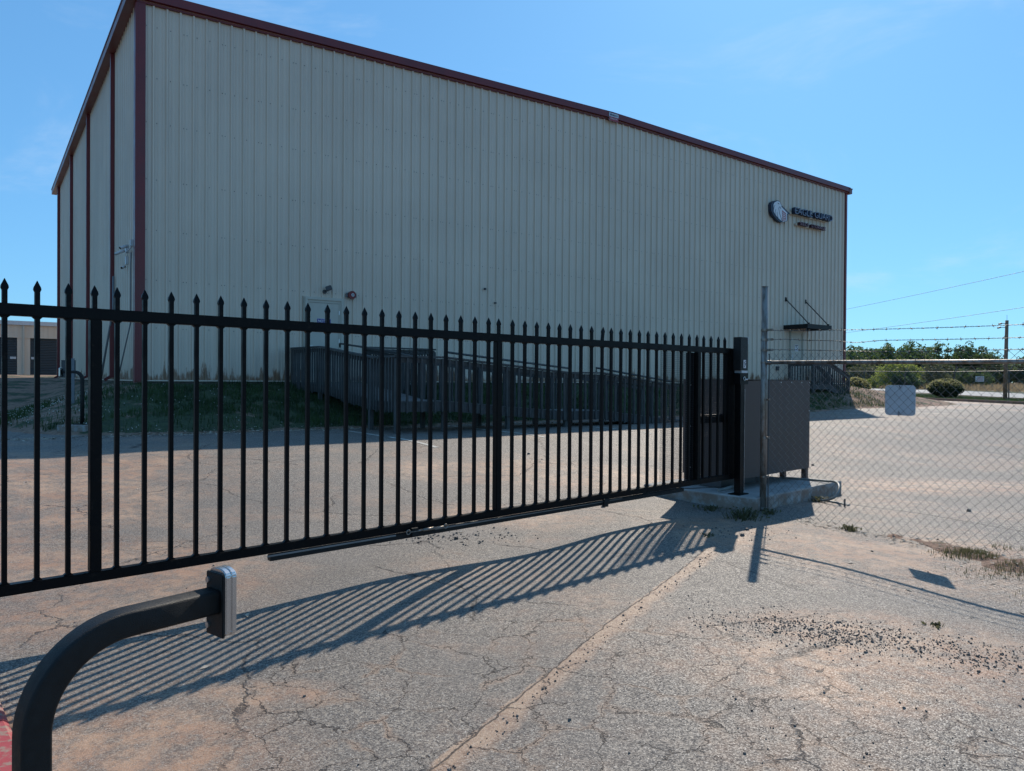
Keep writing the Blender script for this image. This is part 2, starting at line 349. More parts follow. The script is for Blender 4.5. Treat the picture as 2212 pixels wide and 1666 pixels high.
def text(name, txt, x0, x1, zb, ht, y, depth, mat, parent, offset=0.):
    """lettering standing in the local xz plane facing -y, fitted into x0..x1, baseline zb, capital height ht"""
    me = text_mesh(txt, 1.0, 0.0, offset)
    xs = [v.co.x for v in me.vertices]; ys = [v.co.y for v in me.vertices]
    sx = (x1 - x0) / (max(xs) - min(xs)); sy = ht / (max(ys) - min(ys)); mx, my = min(xs), min(ys)
    bm = bmesh.new(); bm.from_mesh(me)
    for v in bm.verts: v.co = Vector((x0 + (v.co.x - mx) * sx, y, zb + (v.co.y - my) * sy))
    bmesh.ops.remove_doubles(bm, verts=bm.verts, dist=1e-5)
    if depth:
        r_ = bmesh.ops.extrude_face_region(bm, geom=bm.faces[:])
        bmesh.ops.translate(bm, vec=(0, depth, 0), verts=[g_ for g_ in r_['geom'] if isinstance(g_, bmesh.types.BMVert)])
        bmesh.ops.recalc_face_normals(bm, faces=bm.faces)
    bm.to_mesh(me); bm.free(); me.materials.clear(); me.materials.append(mat)
    for p in me.polygons: p.material_index = 0
    o = bpy.data.objects.new(name, me); col.objects.link(o); o.parent = parent
    return o

# ------------------------------------------------------------------ frames of the site
PSI = R(35.4); LX, LY = -9.006, 17.896                    # near left corner of the warehouse, wall direction
cu_, su_ = math.cos(PSI), math.sin(PSI)
def BW(s, w, z=0.): return (LX + s * cu_ + w * su_, LY + s * su_ - w * cu_, z)    # s along the gable wall, w out from it
def sw(X, Y): dx, dy = X - LX, Y - LY; return dx * cu_ + dy * su_, dx * su_ - dy * cu_
GX, GY, ND = .73203, .68128, 4.88                         # gate direction and its distance
GRZ = math.atan2(GY, GX)
G0 = (-GY * ND, GX * ND, 0)
def GW(t_, d, z=0.): return (GX * t_ - GY * d, GY * t_ + GX * d, z)
FRZ = math.atan2(-.812, .583); F0 = (3.04, 8.99, 0)
def S(a, b, x):
    q = min(1., max(0., (x - a) / (b - a))); return q * q * (3 - 2 * q)
def hsh(i, j):
    n = math.sin(i * 127.1 + j * 311.7) * 43758.5453; return n - math.floor(n)
def vn(x, y):
    i, j = math.floor(x), math.floor(y); fx, fy = x - i, y - j; fx = fx * fx * (3 - 2 * fx); fy = fy * fy * (3 - 2 * fy)
    return (hsh(i, j) * (1 - fx) + hsh(i + 1, j) * fx) * (1 - fy) + (hsh(i, j + 1) * (1 - fx) + hsh(i + 1, j + 1) * fx) * fy
def lot(X, Y):
    s_, w_ = sw(X, Y)
    z = .43 * (1 - S(7.5, 13.5, w_)) - .05 * S(1.5, 3.6, X) * S(12.5, 14, w_)
    near = 1 - S(9, 14, Y)
    return z + near * (.020 * math.sin(2.3 * X + .6 * Y + .4) * math.sin(1.1 * Y - 1.3 * X + 1.) + .012 * (vn(X * 1.7, Y * 1.7) - .5))
def ground(X, Y):
    s_, w_ = sw(X, Y); b = lot(X, Y) - .035
    sx = -s_ * 1.5 if s_ < 0 else max(0, s_ - 30.48) * 4.4 / 13.; dy = w_ if w_ > 0 else max(0, -w_ - 23.)
    D = math.hypot(sx, dy); bw = 4.5 - 1.3 * S(20, 26, s_)
    bank = .985 * max(0., 1 - D / bw) ** .95
    if D > 0: bank += .05 * (vn(X * .9, Y * .9) - .5) * min(1, D) * (1 if bank > 0 else 0)
    left = (1.02 * S(-1.0, 18, -w_) + .19 * S(18, 30, -w_)) * (1 - S(4, 20, s_)) if s_ < 20 else 0
    right = .07 * S(25.9, 26.3, X) + .25 * S(50, 75, Y) * S(20, 26, X) + .92 * S(50, 115, X)
    z = b + max(bank, left, right)
    # loose soil against the fence line and the left kerb
    qx, qy = X - F0[0], Y - F0[1]; q = qx * .583 - qy * .812; o = qx * .812 + qy * .583
    if q > .2 and abs(o) < 3:
        wide = S(1.7, 3.0, q)
        z += (.060 + .075 * (vn(X * 4.3, Y * 4.3) - .5) + .03 * (vn(X * 11, Y * 11) - .5)) * S(.2, 2.2, q) * math.exp(-((o + .05 + .33 * wide) / (.12 + .42 * wide)) ** 2)
    if X < -1.8 and Y < 6 and Y > -3:
        e = (X + 2.75) * .74 + (Y - 4.2) * .67           # distance right of the left edge of the drive
        z += .05 * S(.12, -.5, e + .25 * (vn(X * 4, Y * 4) - .5))
    return z

def axis(*seg):
    out = []
    for a, b, st in seg:
        n_ = max(1, round((b - a) / st)); out += [a + (b - a) * i / n_ for i in range(n_)]
    out.append(seg[-1][1]); return out
AX = axis((-420, -60, 60), (-60, -36, 4), (-36, -12, .8), (-12, -4, .3), (-4, 8, .14), (8, 50, .6), (50, 120, 5), (120, 600, 60))
AY = axis((-60, -8, 8), (-8, 0, 1), (0, 11, .14), (11, 26, .35), (26, 60, .7), (60, 130, 5), (130, 700, 70))
def grid(name, xs, ys, fn, mat, keep=None):
    nx = len(xs); vs = [(x, y, fn(x, y)) for y in ys for x in xs]
    fs = [(j * nx + i, j * nx + i + 1, (j + 1) * nx + i + 1, (j + 1) * nx + i) for j in range(len(ys) - 1) for i in range(nx - 1)
          if keep is None or keep(.5 * (xs[i] + xs[i + 1]), .5 * (ys[j] + ys[j + 1]))]
    mb = MB(); mb.v = vs; mb.f = fs; mb.mi = [0] * len(fs)
    return mb.build(name, mat, None, True, False)
def in_bld(X, Y):
    s_, w_ = sw(X, Y); return .6 < s_ < 29.9 and -22.4 < w_ < -.6
tag(grid('ground', AX, AY, ground, M['soil'], lambda x, y: not in_bld(x, y)), kind='structure')
lx = [q for q in AX if -28 <= q <= 26.0] + [26.05]; ly = [q for q in AY if -8 <= q <= 52]
def lotkeep(x, y):
    s_, w_ = sw(x, y); return not (.8 < s_ < 29.8 and -22.4 < w_ < 1.2)
tag(grid('asphalt_lot', lx, ly, lot, M['asphalt'], lotkeep), kind='structure')
def strip(name, x0, x1, ys, dz, mat, n=6):
    xs = [x0 + (x1 - x0) * i / n for i in range(n + 1)]
    return grid(name, xs, ys, lambda x, y: ground(x, y) + dz, mat)
tag(strip('road', 35.2, 43.2, axis((-20, 60, 1.0), (60, 320, 10)), .03, M['road']), kind='structure')
# kerbs
def kerbline(name, pts, wd, z0, z1, mat):
    mb = MB()
    for a, b in zip(pts, pts[1:]):
        za, zb = lot(*a), lot(*b)
        mb.beam((a[0], a[1], za + (z0 + z1) / 2), (b[0], b[1], zb + (z0 + z1) / 2), wd, z1 - z0)
    return mb.build(name, mat)
tag(kerbline('kerb', [(26.7, 22), (26.6, 30), (26.45, 38), (26.2, 44), (25.6, 48.5), (24.3, 51.5)], .16, -.15, .14, M['kerb']), kind='structure')
mb = MB(); a = Vector((-2.62, 3.72, 0)); b = Vector((-1.2, 2.1, 0)); d_ = (b - a).normalized(); sdv = Vector((d_.y, -d_.x, 0))
prof = [(-.17, -.1), (.012, -.1), (.0, .045), (-.02, .062), (-.15, .07), (-.17, .06)]
for k in range(9):
    p = a + (b - a) * k / 9; q = a + (b - a) * (k + 1) / 9; j = .004 * (k % 3)
    vs = [(*(p + sdv * -o).xy, z + j) for o, z in prof] + [(*(q + sdv * -o).xy, z + j * .5) for o, z in prof]
    n = len(prof); mb.add(vs, [tuple(range(n)), tuple(range(2 * n - 1, n - 1, -1))] + [(i, n + i, n + (i + 1) % n, (i + 1) % n) for i in range(n)])
tag(mb.build('red_kerb', M['redkerb']), kind='structure')
# faded parking lines by the ramp
mb = MB()
for (s0, w0, s1, w1) in ((3.2, 4.9, 3.2, 9.2), (5.9, 4.6, 5.9, 8.4), (8.6, 5.0, 8.6, 8.6), (21.6, 3.4, 21.6, 7.9), (24.3, 3.4, 24.3, 7.9), (27, 3.6, 27, 7.4), (29.7, 5, 29.7, 8.6)):
    n = 14; random.seed(int(s0 * 10))
    for k in range(n):
        if random.random() < .2: continue
        a = BW(s0 + (s1 - s0) * k / n, w0 + (w1 - w0) * k / n); b = BW(s0 + (s1 - s0) * (k + .97) / n, w0 + (w1 - w0) * (k + .97) / n)
        ex, ey = cu_ * .05, su_ * .05
        mb.add([(a[0] - ex, a[1] - ey, lot(a[0], a[1]) + .006), (a[0] + ex, a[1] + ey, lot(a[0], a[1]) + .006), (b[0] + ex, b[1] + ey, lot(b[0], b[1]) + .006), (b[0] - ex, b[1] - ey, lot(b[0], b[1]) + .006)], [(0, 1, 2, 3)])
tag(mb.build('parking_lines', M['line']), kind='structure')
# concrete slab under the gate operator
mb = MB(); ang = []
st, se, d0, d1 = 8.2, 10.56, 4.52, 6.15
NS = 14
top = [GW(st + (se - st) * i / NS + 0, d0 + .006 * math.sin(i * 2.1)) for i in range(NS + 1)] + [GW(se, d1), GW(st - .03, d1)]
n = len(top); vs = [(p[0], p[1], -.25) for p in top] + [(p[0], p[1], .118) for p in top]
cx_ = sum(p[0] for p in top) / n; cy_ = sum(p[1] for p in top) / n
vs += [(p[0] + (cx_ - p[0]) * .01, p[1] + (cy_ - p[1]) * .01, .13) for p in top]
fs = [(i, (i + 1) % n, n + (i + 1) % n, n + i) for i in range(n)] + [(n + i, n + (i + 1) % n, 2 * n + (i + 1) % n, 2 * n + i) for i in range(n)] + [tuple(2 * n + i for i in range(n))]
mb.add(vs, fs); tag(mb.build('concrete_slab', M['concrete']), kind='structure')

# ------------------------------------------------------------------ warehouse
H0, ZT, RISE, WD, DP = 1.46, 10.49, .325, 30.48, 23.0      # wall base, wall top at the eaves, ridge rise, width, depth
bl = thing('warehouse', 'big tan ribbed metal warehouse with burgundy trim and gable wall facing the gate', 'warehouse', (LX, LY, 0), PSI)
def roofz(s): return ZT + RISE * (1 - abs(s - WD / 2) / (WD / 2))
RIB = [(0, 0), (.016, .050), (.050, .050), (.070, 0), (.132, 0), (.140, .007), (.154, .007), (.164, 0), (.210, 0), (.218, .007), (.232, .007), (.242, 0)]
def ribbed(mb, length, zfun, place, z0=H0):
    prof = []; k = 0
    while k * .3048 < length:
        prof += [(k * .3048 + a, b) for a, b in RIB if k * .3048 + a < length - .02]; k += 1
    prof.append((length, 0)); n = len(prof)
    vs = [place(a, b, z0) for a, b in prof] + [place(a, b, zfun(a)) for a, b in prof]
    mb.add(vs, [(i, i + 1, n + i + 1, n + i) for i in range(n - 1)])
mb = MB(); ribbed(mb, WD, roofz, lambda a, b, z: (a, -b, z)); mb.build('gable_wall', M['wall'], bl, False, False)
mb = MB(); ribbed(mb, DP, lambda a: ZT, lambda a, b, z: (-b, a, z)); mb.f = [tuple(reversed(f)) for f in mb.f]; mb.build('side_wall', M['wall'], bl, False, False)
MB().add([(0, DP, H0), (WD, DP, H0), (WD, DP, ZT), (WD / 2, DP, ZT + RISE), (0, DP, ZT)], [(0, 4, 3, 2, 1)]).build('rear_wall', M['wall'], bl)
MB().add([(WD, 0, H0), (WD, DP, H0), (WD, DP, ZT), (WD, 0, ZT)], [(0, 1, 2, 3)]).build('right_wall', M['wall'], bl)
mb = MB(); mb.box(.03, WD - .03, .03, DP - .03, .3, H0 - .012); mb.build('foundation', M['foundation'], bl)
mb = MB(); mb.add([(-.1, -.1, ZT + .03), (WD / 2, -.1, ZT + RISE + .03), (WD / 2, DP + .1, ZT + RISE + .03), (-.1, DP + .1, ZT + .03), (WD + .1, -.1, ZT + .03), (WD + .1, DP + .1, ZT + .03)], [(0, 1, 2, 3), (1, 4, 5, 2)])
mb.build('roof', M['wall2'], bl)
# rake trim along the gable: deep fascia with a smaller return below
for nm, y0, y1, za, zb in (('rake_trim', -.15, .0, .06, .27), ('rake_soffit', -.075, .0, -.01, .06)):
    mb = MB()
    for s0, s1 in ((-.16, WD / 2), (WD / 2, WD + .16)):
        a0, a1 = roofz(max(0, s0)) - (.003 if s0 < 0 else 0), roofz(min(WD, s1))
        mb.add([(s0, y0, a0 + za), (s1, y0, a1 + za), (s1, y0, a1 + zb), (s0, y0, a0 + zb), (s0, y1, a0 + za), (s1, y1, a1 + za), (s1, y1, a1 + zb), (s0, y1, a0 + zb)],
               [(0, 1, 2, 3), (7, 6, 5, 4), (0, 4, 5, 1), (3, 2, 6, 7), (0, 3, 7, 4), (1, 5, 6, 2)])
    mb.build(nm, M['trim'], bl)
# eave gutters
for x0, x1 in ((-.26, -.04), (WD + .04, WD + .26)):
    mb = MB(); mb.box(x0, x1, -.16, DP + .25, ZT - .02, ZT + .19); mb.box(x0 - .02, x1 + .02, -.18, DP + .27, ZT + .19, ZT + .23)
    mb.build('gutter', M['gutter'], bl)
for x0, x1, y0, y1 in ((-.062, -.001, -.062, .155), (0.0, .16, -.064, -.001), (WD - .10, WD + .02, -.064, -.001), (WD - .0, WD + .025, -.001, .16)):
    MB().box(x0, x1, y0, y1, H0 - .06, ZT + (.04 if x0 > -.01 else 0)).build('corner_trim', M['trim'], bl)
MB().box(.16, WD - .10, -.056, -.001, H0 - .03, H0 + .0).build('base_trim', M['wall2'], bl)
MB().box(-.056, -.001, .16, DP, H0 - .03, H0 + .0).build('base_trim', M['wall2'], bl)
ds = MB(); ds.box(-.15, -.04, 0, .12, H0 + .05, ZT - .03); ds.beam((-.1, .06, H0 + .1), (-.28, .06, H0 - .02), .1, .08)
for k, y_ in enumerate((3.45, 9.3, 15.15, 21.3)):
    if k == 0: dsp = ds.build('downspout', M['trim'], bl); dsp.location.y = y_
    else: inst(dsp, bl, (0, y_, 0))
# fastener rows
mb = MB()
for zz in (9.99, 8.76, 7.68, 6.31, 5.09, 3.88, 2.72):
    k = 0
    while k * .3048 + .11 < WD - .2:
        x = k * .3048 + .115; j = .004 * ((k * 7) % 3)
        mb.box(x - .008, x + .008, -.010, -.0005, zz - .008 + j, zz + .008 + j); 
        if k % 3 == 0: mb.box(x + .064, x + .080, -.010, -.0055, zz - .008, zz + .008)
        k += 1
    k = 0
    while k * .3048 + .11 < DP: mb.box(-.012, -.0005, k * .3048 + .10, k * .3048 + .125, zz - .01, zz + .01); k += 1
o = mb.build('screws', M['darkgrey'], bl, False, False); o['kind'] = 'stuff'; o['label'] = 'rows of small dark screw heads'
# doors
def bdoor(x0, x1, zt, hinge_right, lab):
    f = MB()                      # outer trim and recessed jamb
    fr = .07
    f.box(x0, x0 + fr, -.10, -.001, H0, zt); f.box(x1 - fr, x1, -.10, -.001, H0, zt); f.box(x0 + fr, x1 - fr, -.10, -.001, zt - fr, zt)
    f.box(x0 + fr, x0 + fr + .05, -.070, -.0015, H0, zt - fr); f.box(x1 - fr - .05, x1 - fr, -.070, -.0015, H0, zt - fr); f.box(x0 + fr + .05, x1 - fr - .05, -.070, -.0015, zt - fr - .07, zt - fr - .0)
    f.box(x0 - .035, x0 - .002, -.053, -.001, H0, zt + .02); f.box(x1 + .002, x1 + .035, -.053, -.001, H0, zt + .02)
    d = MB().box(x0 + fr + .055, x1 - fr - .055, -.055, -.002, H0 + .01, zt - fr - .075).build('door', M['door'], bl)
    if lab: d['label'] = lab
    f.build('door_frame', M['door'], d)
    hx = x1 - fr - .055 if hinge_right else x0 + fr + .055
    for zz in (H0 + .25, H0 + 1.05, zt - .45):
        MB().box(hx - .014, hx + .014, -.076, -.052, zz, zz + .11).build('hinge', M['steel'], d)
    kx = x0 + fr + .12 if hinge_right else x1 - fr - .12
    k = MB(); k.tube([(kx, -.055, H0 + .95), (kx, -.10, H0 + .95)], .016, 8); k.beam((kx - .06, -.10, H0 + .95), (kx + .03, -.10, H0 + .95), .018, .02); k.build('handle', M['steel'], d)
    return d
bdoor(4.10, 5.20, 3.745, True, 'cream door at the ramp with a notice on it')
d2 = bdoor(26.08, 27.05, 3.79, False, 'cream door under the black awning')
for z0, z1 in ((2.55, 2.72), (2.78, 2.84)): MB().box(26.17, 26.23, -.108, -.101, z0, z1).build('strike_plate', M['white'], d2)
# awning over the right door
aw = MB(); aw.box(25.6, 27.4, -1.22, -.035, 3.93, 3.99); aw.box(25.6, 27.4, -1.22, -1.16, 3.80, 3.93); aw.box(25.6, 25.66, -1.16, -.035, 3.80, 3.93); aw.box(27.34, 27.4, -1.16, -.035, 3.80, 3.93)
awo = aw.build('awning', M['blackmatt'], bl)
for xa in (25.75, 27.22):
    q = MB(); q.tube([(xa, -.04, 5.14), (xa, -1.17, 4.0)], .022, 8); q.box(xa - .05, xa + .05, -.06, -.036, 5.04, 5.22); q.box(xa - .03, xa + .03, -1.2, -1.12, 3.99, 4.05)
    q.build('hanger_rod', M['blackmatt'], awo)
MB().box(25.05, 25.2, -.12, -.036, 2.0, 2.18).build('outlet_box', M['darkgrey'], bl)
MB().box(9.9, 9.96, -.10, -.036, 4.36, 4.42).build('wall_hook', M['darkgrey'], bl)
MB().box(10.3, 10.38, -.06, -.036, 3.95, 4.0).build('wall_hook', M['darkgrey'], bl)

def onwall(name, label, cat, s, z): return thing(name, label, cat, BW(s, .051, z), PSI)
# floodlight
t_ = onwall('floodlight', 'small grey floodlight on the wall above the left door', 'floodlight', 4.65, 3.93)
q = MB(); q.tube([(0, 0, -.02), (0, -.05, -.02)], .055, 12); q.tube([(0, -.03, -.01), (.03, -.12, .03)], .02, 8); q.build('bracket', M['darkgrey'], t_)
q = MB(); q.beam((.0, -.11, .04), (.14, -.17, .10), .12, .13); q.build('lamp_head', M['darkgrey'], t_, bevel=.012)
q = MB(); q.beam((.139, -.171, .10), (.146, -.174, .103), .095, .10); q.build('lens', M['glass'], t_)
# alarm bell
t_ = onwall('alarm_bell', 'round red alarm bell with a white centre on the wall right of the left door', 'alarm bell', 5.43, 3.87)
q = MB(); q.box(-.15, .15, -.03, 0, -.06, .06); q.build('back_plate', M['conduit'], t_)
q = MB(); q.tube([(0, -.03, 0), (0, -.075, 0), (0, -.10, 0), (0, -.105, 0)], .115, 20); q.build('gong', M['red'], t_, bevel=.008)
q = MB(); q.tube([(0.01, -.104, 0), (.01, -.116, 0)], .045, 14); q.build('white_ring', M['white'], t_)
q = MB(); q.tube([(0.01, -.115, 0), (.01, -.122, 0)], .018, 10); q.build('hub', M['black'], t_)
# notice signs
def plate(nm, label, cat, s, z, wd, ht, wout, base):
    t_ = thing(nm, label, cat, BW(s, wout, z), PSI); q = MB(); q.box(-wd / 2, wd / 2, -.004, 0, -ht / 2, ht / 2); q.build('plate', base, t_); return t_
t_ = plate('notice_sign', 'small sign headed NOTICE on the left door', 'sign', 4.64, 3.00, .40, .34, .0555, M['signwhite'])
MB().box(-.195, .195, -.0065, -.0045, .04, .165).build('header_band', M['signblue'], t_)
text('lettering', 'NOTICE', -.165, .165, .065, .075, -.009, .001, M['signwhite'], t_, .02)
for k in range(3): MB().box(-.10, .10 - .04 * (k % 2), -.006, -.0045, .0 - k * .05, .012 - k * .05).build('text_line', M['black'], t_)
t_ = plate('notice_sheet', 'small white paper notice on the right door', 'sign', 26.55, 3.02, .24, .30, .0555, M['signwhite'])
for k, (a, b) in enumerate(((-.10, .10), (-.07, .03), (.02, .09), (-.05, .05))):
    MB().box(a, b, -.006, -.0045, .09 - k * .06, .125 - k * .06).build('text_line', M['darkgrey'], t_)
# maker's sign at the ridge
t_ = thing('maker_sign', 'small white and red sign at the peak of the gable trim', 'sign', BW(15.30, .152, 10.875), PSI)
MB().box(-.22, .22, -.02, 0, -.13, .15).build('plate', M['alu'], t_)
MB().box(-.22, .22, -.024, -.0205, -.13, .02).build('red_band', M['signred'], t_)
text('lettering', 'MESCO', -.08, .18, .055, .06, -.024, .002, M['navy'], t_, .02)
MB().tube([(-.14, -.0205, .085), (-.14, -.024, .085)], .04, 14).build('emblem', M['navy'], t_)
text('small_lettering', 'BUILDING SOLUTIONS', -.17, .17, -.07, .05, -.027, .002, M['signwhite'], t_)

# warehouse name sign
t_ = thing('name_sign', 'eagle emblem and raised EAGLE GUARD SELF STORAGE letters high on the gable wall', 'sign', BW(24.6, .051, 8.1), PSI)
def P2(mb, pts, y0, y1, mi=0): mb.prism(pts, y0, y1, mi)
OUT = [(-.206, .967), (-.129, 1.074), (.028, 1.165), (.219, 1.212), (.364, 1.203), (.461, 1.139), (.544, 1.043), (.658, .981), (.972, .837), (1.154, .763), (.99, .701), (.962, .421), (.75, .354), (.588, .314), (.426, .303), (.2, .391), (-.058, .542), (-.187, .718)]
WHI = [(-.042, .99), (.029, 1.087), (.219, 1.179), (.374, 1.17), (.439, 1.117), (.462, 1.081), (.518, 1.04), (.519, .971), (.775, .85), (.966, .753), (.914, .721), (.912, .424), (.636, .34), (.538, .367), (.327, .447), (.117, .565), (-.012, .684)]
mb = MB(); P2(mb, OUT, -.16, 0); em = mb.build('eagle_emblem', M['navy'], t_)
mb = MB(); P2(mb, WHI, -.166, -.1605); mb.build('white_face', M['signwhite'], em)
def stroke(nm, pts, wd):
    mb = MB(); L_, R_ = [], []
    for i, p in enumerate(pts):
        a = pts[max(0, i - 1)]; b = pts[min(len(pts) - 1, i + 1)]; d = Vector((b[0] - a[0], b[1] - a[1])); n_ = Vector((-d.y, d.x)).normalized() * wd / 2
        L_.append((p[0] - n_.x, p[1] - n_.y)); R_.append((p[0] + n_.x, p[1] + n_.y))
    n = len(pts)
    for y_, flip in ((-.169, False),):
        vs = [(x, y_, z) for x, z in L_] + [(x, y_, z) for x, z in R_] + [(x, -.1665, z) for x, z in L_] + [(x, -.1665, z) for x, z in R_]
        fs = []
        for i in range(n - 1):
            fs += [(i, i + 1, n + i + 1, n + i), (2 * n + i, 3 * n + i, 3 * n + i + 1, 2 * n + i + 1), (i, 2 * n + i, 2 * n + i + 1, i + 1), (n + i, n + i + 1, 3 * n + i + 1, 3 * n + i)]
        mb.add(vs, fs)
    mb.build(nm, M['navy'], em)
stroke('feather_line', [(.063, .976), (.006, .919), (-.03, .788)], .02); stroke('feather_line', [(.472, .867), (.448, .942), (.377, .952), (.32, .889), (.372, .697), (.521, .443), (.587, .343)], .026)
stroke('feather_line', [(.113, .808), (.074, .695), (.101, .563)], .024); stroke('feather_line', [(.201, .713), (.229, .541), (.328, .408)], .024); stroke('eye', [(.26, 1.092), (.356, 1.065)], .035)
mb = MB(); P2(mb, [(.57, .831), (.842, .721), (.847, .436), (.587, .373)], -.169, -.1665); mb.build('red_door_panel', M['signred'], em)
mb = MB()
for k in range(5):
    zl, zr = .755 - k * .092, .672 - k * .062
    P2(mb, [(.60, zl), (.82, zr), (.82, zr - .028), (.60, zl - .042)], -.172, -.1695)
mb.build('white_bars', M['signwhite'], em)
MB().box(1.30, 4.14, -.06, 0, .78, .90).build('raceway', M['wall2'], t_); MB().box(1.74, 3.66, -.06, 0, .34, .435).build('raceway', M['wall2'], t_)
for wtxt, x0, x1, zb, ht, ma, mb_ in (('EAGLE', 1.41, 2.72, .79, .285, 'navy', 'letterface'), ('GUARD', 2.90, 4.31, .80, .285, 'navy', 'letterface'),
                                ('SELF', 1.83, 2.55, .345, .155, 'maroon', 'letterface2'), ('STORAGE', 2.70, 3.83, .345, .155, 'maroon', 'letterface2')):
    o = text('letters', wtxt, x0, x1, zb, ht, -.24 if ht > .2 else -.2, .18 if ht > .2 else .14, M[ma], t_, .02)
    o['label'] = 'raised letters reading ' + wtxt
    text('letter_faces', wtxt, x0 + .01, x1 - .01, zb + .006, ht - .012, -.243 if ht > .2 else -.203, .0, M[mb_], o, -.018)

# security cameras near the corner, on the left wall
CS = .72
cmx = thing('camera_cluster', 'cluster of white security cameras and boxes beside the burgundy corner trim', 'security cameras', BW(-.04, -.55, 4.62), PSI); cmx.scale = (CS, CS, CS)
MB().box(-.09, 0, -.35, -.17, .12, .34).build('junction_box', M['white'], cmx, bevel=.01)
MB().tube([(-.03, -.26, .15), (-.10, -.15, .02), (-.12, .35, .0)], .025, 6).build('arm', M['alu'], cmx)
def bullet(p, q, r): 
    b = MB(); b.tube([p, q], r, 12); o = b.build('camera_body', M['white'], cmx, True); v = (Vector(q) - Vector(p)).normalized()
    b = MB(); b.tube([Vector(q) - v * .01, Vector(q) + v * .012], r * .8, 12); b.build('lens', M['black'], o); return o
bullet((-.12, .02, .16), (-.36, -.06, .06), .052); bullet((-.16, .45, .06), (-.42, .62, -.06), .05); bullet((-.1, .75, -.45), (-.22, .62, -.52), .045)
MB().box(-.10, -.01, .55, .75, .02, .30).build('junction_box', M['white'], cmx, bevel=.01)
MB().box(-.10, -.01, .55, .75, -.38, -.10).build('junction_box', M['white'], cmx, bevel=.01)
for k, pts in enumerate(([(-.09, .28, 4.55), (-.09, .345, 4.3), (-.09, .345, 2.85), (-.30, .9, 1.42)], [(-.09, 3.25, 4.3), (-.09, 3.28, 3.4), (-.30, 4.1, 1.38)], [(-.09, 3.38, 4.3), (-.09, 3.4, 3.4), (-.30, 4.25, 1.38)])):
    b = MB(); b.tube(pts, .016 if k == 0 else .02, 8); b.build('conduit', M['conduit'], bl, True)

# ------------------------------------------------------------------ wooden ramp (axes: x along the wall, y into the wall)
rp = thing('wooden_ramp', 'long dark wooden access ramp turning from the left door down along the warehouse wall', 'ramp', BW(3.75, 6.3, 0), PSI)
def rr(s, w_, z): return (s - 3.75, 6.3 - w_, z)
A_, B_, C_, D_ = 2.355, 2.325, 2.02, 2.0
path1 = [(3.78, 0.02, 2.35), (3.80, 2.0, 2.33), (3.77, 5.05, 2.01), (3.75, 6.3, 2.00)]      # outer rail top, from the wall outwards
path2 = [(3.75, 6.3, 2.00), (4.85, 6.3, 2.00), (8.15, 6.3, 1.722), (9.28, 6.3, 1.722), (11.9, 6.3, 1.41)]
def along(path, d):
    for a, b in zip(path, path[1:]):
        L_ = math.hypot(b[0] - a[0], b[1] - a[1])
        if d <= L_: k = d / L_; return tuple(a[i] + (b[i] - a[i]) * k for i in range(3))
        d -= L_
    return None
mb = MB()      # deck
def deckseg(s0, s1, w0, w1, za, zb, alongw):
    if alongw: vs = [rr(s0, w0, za), rr(s1, w0, za), rr(s1, w1, zb), rr(s0, w1, zb)]
    else: vs = [rr(s0, w0, za), rr(s1, w0, zb), rr(s1, w1, zb), rr(s0, w1, za)]
    lo = [(x, y, z - .04) for x, y, z in vs]
    mb.add(vs + lo, [(0, 1, 2, 3), (4, 7, 6, 5), (0, 4, 5, 1), (1, 5, 6, 2), (2, 6, 7, 3), (3, 7, 4, 0)])
deckseg(3.82, 7.0, .04, 1.98, 1.41, 1.41, True); deckseg(3.82, 5.0, 1.98, 5.05, 1.41, 1.08, True); deckseg(3.80, 4.85, 5.05, 6.26, 1.08, 1.08, True)
deckseg(4.85, 8.15, 5.1, 6.26, 1.08, .795, False); deckseg(8.15, 9.28, 5.1, 6.26, .795, .795, False); deckseg(9.28, 12.6, 5.1, 6.26, .795, .44, False)
mb.build('deck', M['deck'], rp)
def beamchain(nm, path, off, dz, wd, ht, mat='wood', dw=0., ds_=0.):
    m_ = MB()
    for a, b in zip(path, path[1:]): m_.beam(rr(a[0] + ds_, a[1] + dw, a[2] + dz), rr(b[0] + ds_, b[1] + dw, b[2] + dz), wd, ht)
    return m_.build(nm, M[mat], rp)
for pth, q1, q2 in ((path1, -.0, 0.), (path2, 0, 0.)):
    beamchain('rail_cap', pth, 0, -.019, .14, .038); beamchain('top_rail', pth, 0, -.10, .038, .09, 'wood', 0, .0)
    beamchain('rim_joist', pth, 0, -1.04, .04, .20, 'wood')
inner1 = [(5.02, 2.02, 2.33), (5.02, 5.05, 2.01), (8.15, 5.07, 1.722), (9.28, 5.07, 1.722), (11.9, 5.07, 1.41)]
beamchain('rail_cap', inner1, 0, -.019, .14, .038); beamchain('top_rail', inner1, 0, -.10, .038, .09)
inner2 = [(5.02, 2.02, 2.35), (7.0, 2.02, 2.35), (7.0, .03, 2.35)]
beamchain('rail_cap', inner2, 0, -.019, .14, .038); beamchain('top_rail', inner2, 0, -.10, .038, .09)
for a, b in (((4.35, 1.9, 2.41), (4.35, 5.2, 2.10)), ((4.95, 6.15, 2.10), (8.4, 6.15, 1.80)), ((9.2, 6.15, 1.83), (11.9, 6.15, 1.50))):
    MB().tube([rr(a[0], a[1], a[2] - .1), rr(*a), rr(*b), rr(b[0], b[1], b[2] - .1)], .024, 8).build('handrail', M['wood'], rp, True)
bal = MB(); bal.box(-.019, .019, -.019, .019, -1.14, -.05); 
first = None; d = .08; nb = 0
while True:
    p = along(path1, d)
    if p is None: break
    loc = rr(p[0] - .045, p[1], p[2])
    if first is None: first = bal.build('baluster', M['wood'], rp); first.location = loc
    else: inst(first, rp, loc, (random.uniform(-.01, .01), random.uniform(-.008, .008), 0), (1, 1, random.uniform(.98, 1.03)))
    d += .148; nb += 1
d = .04
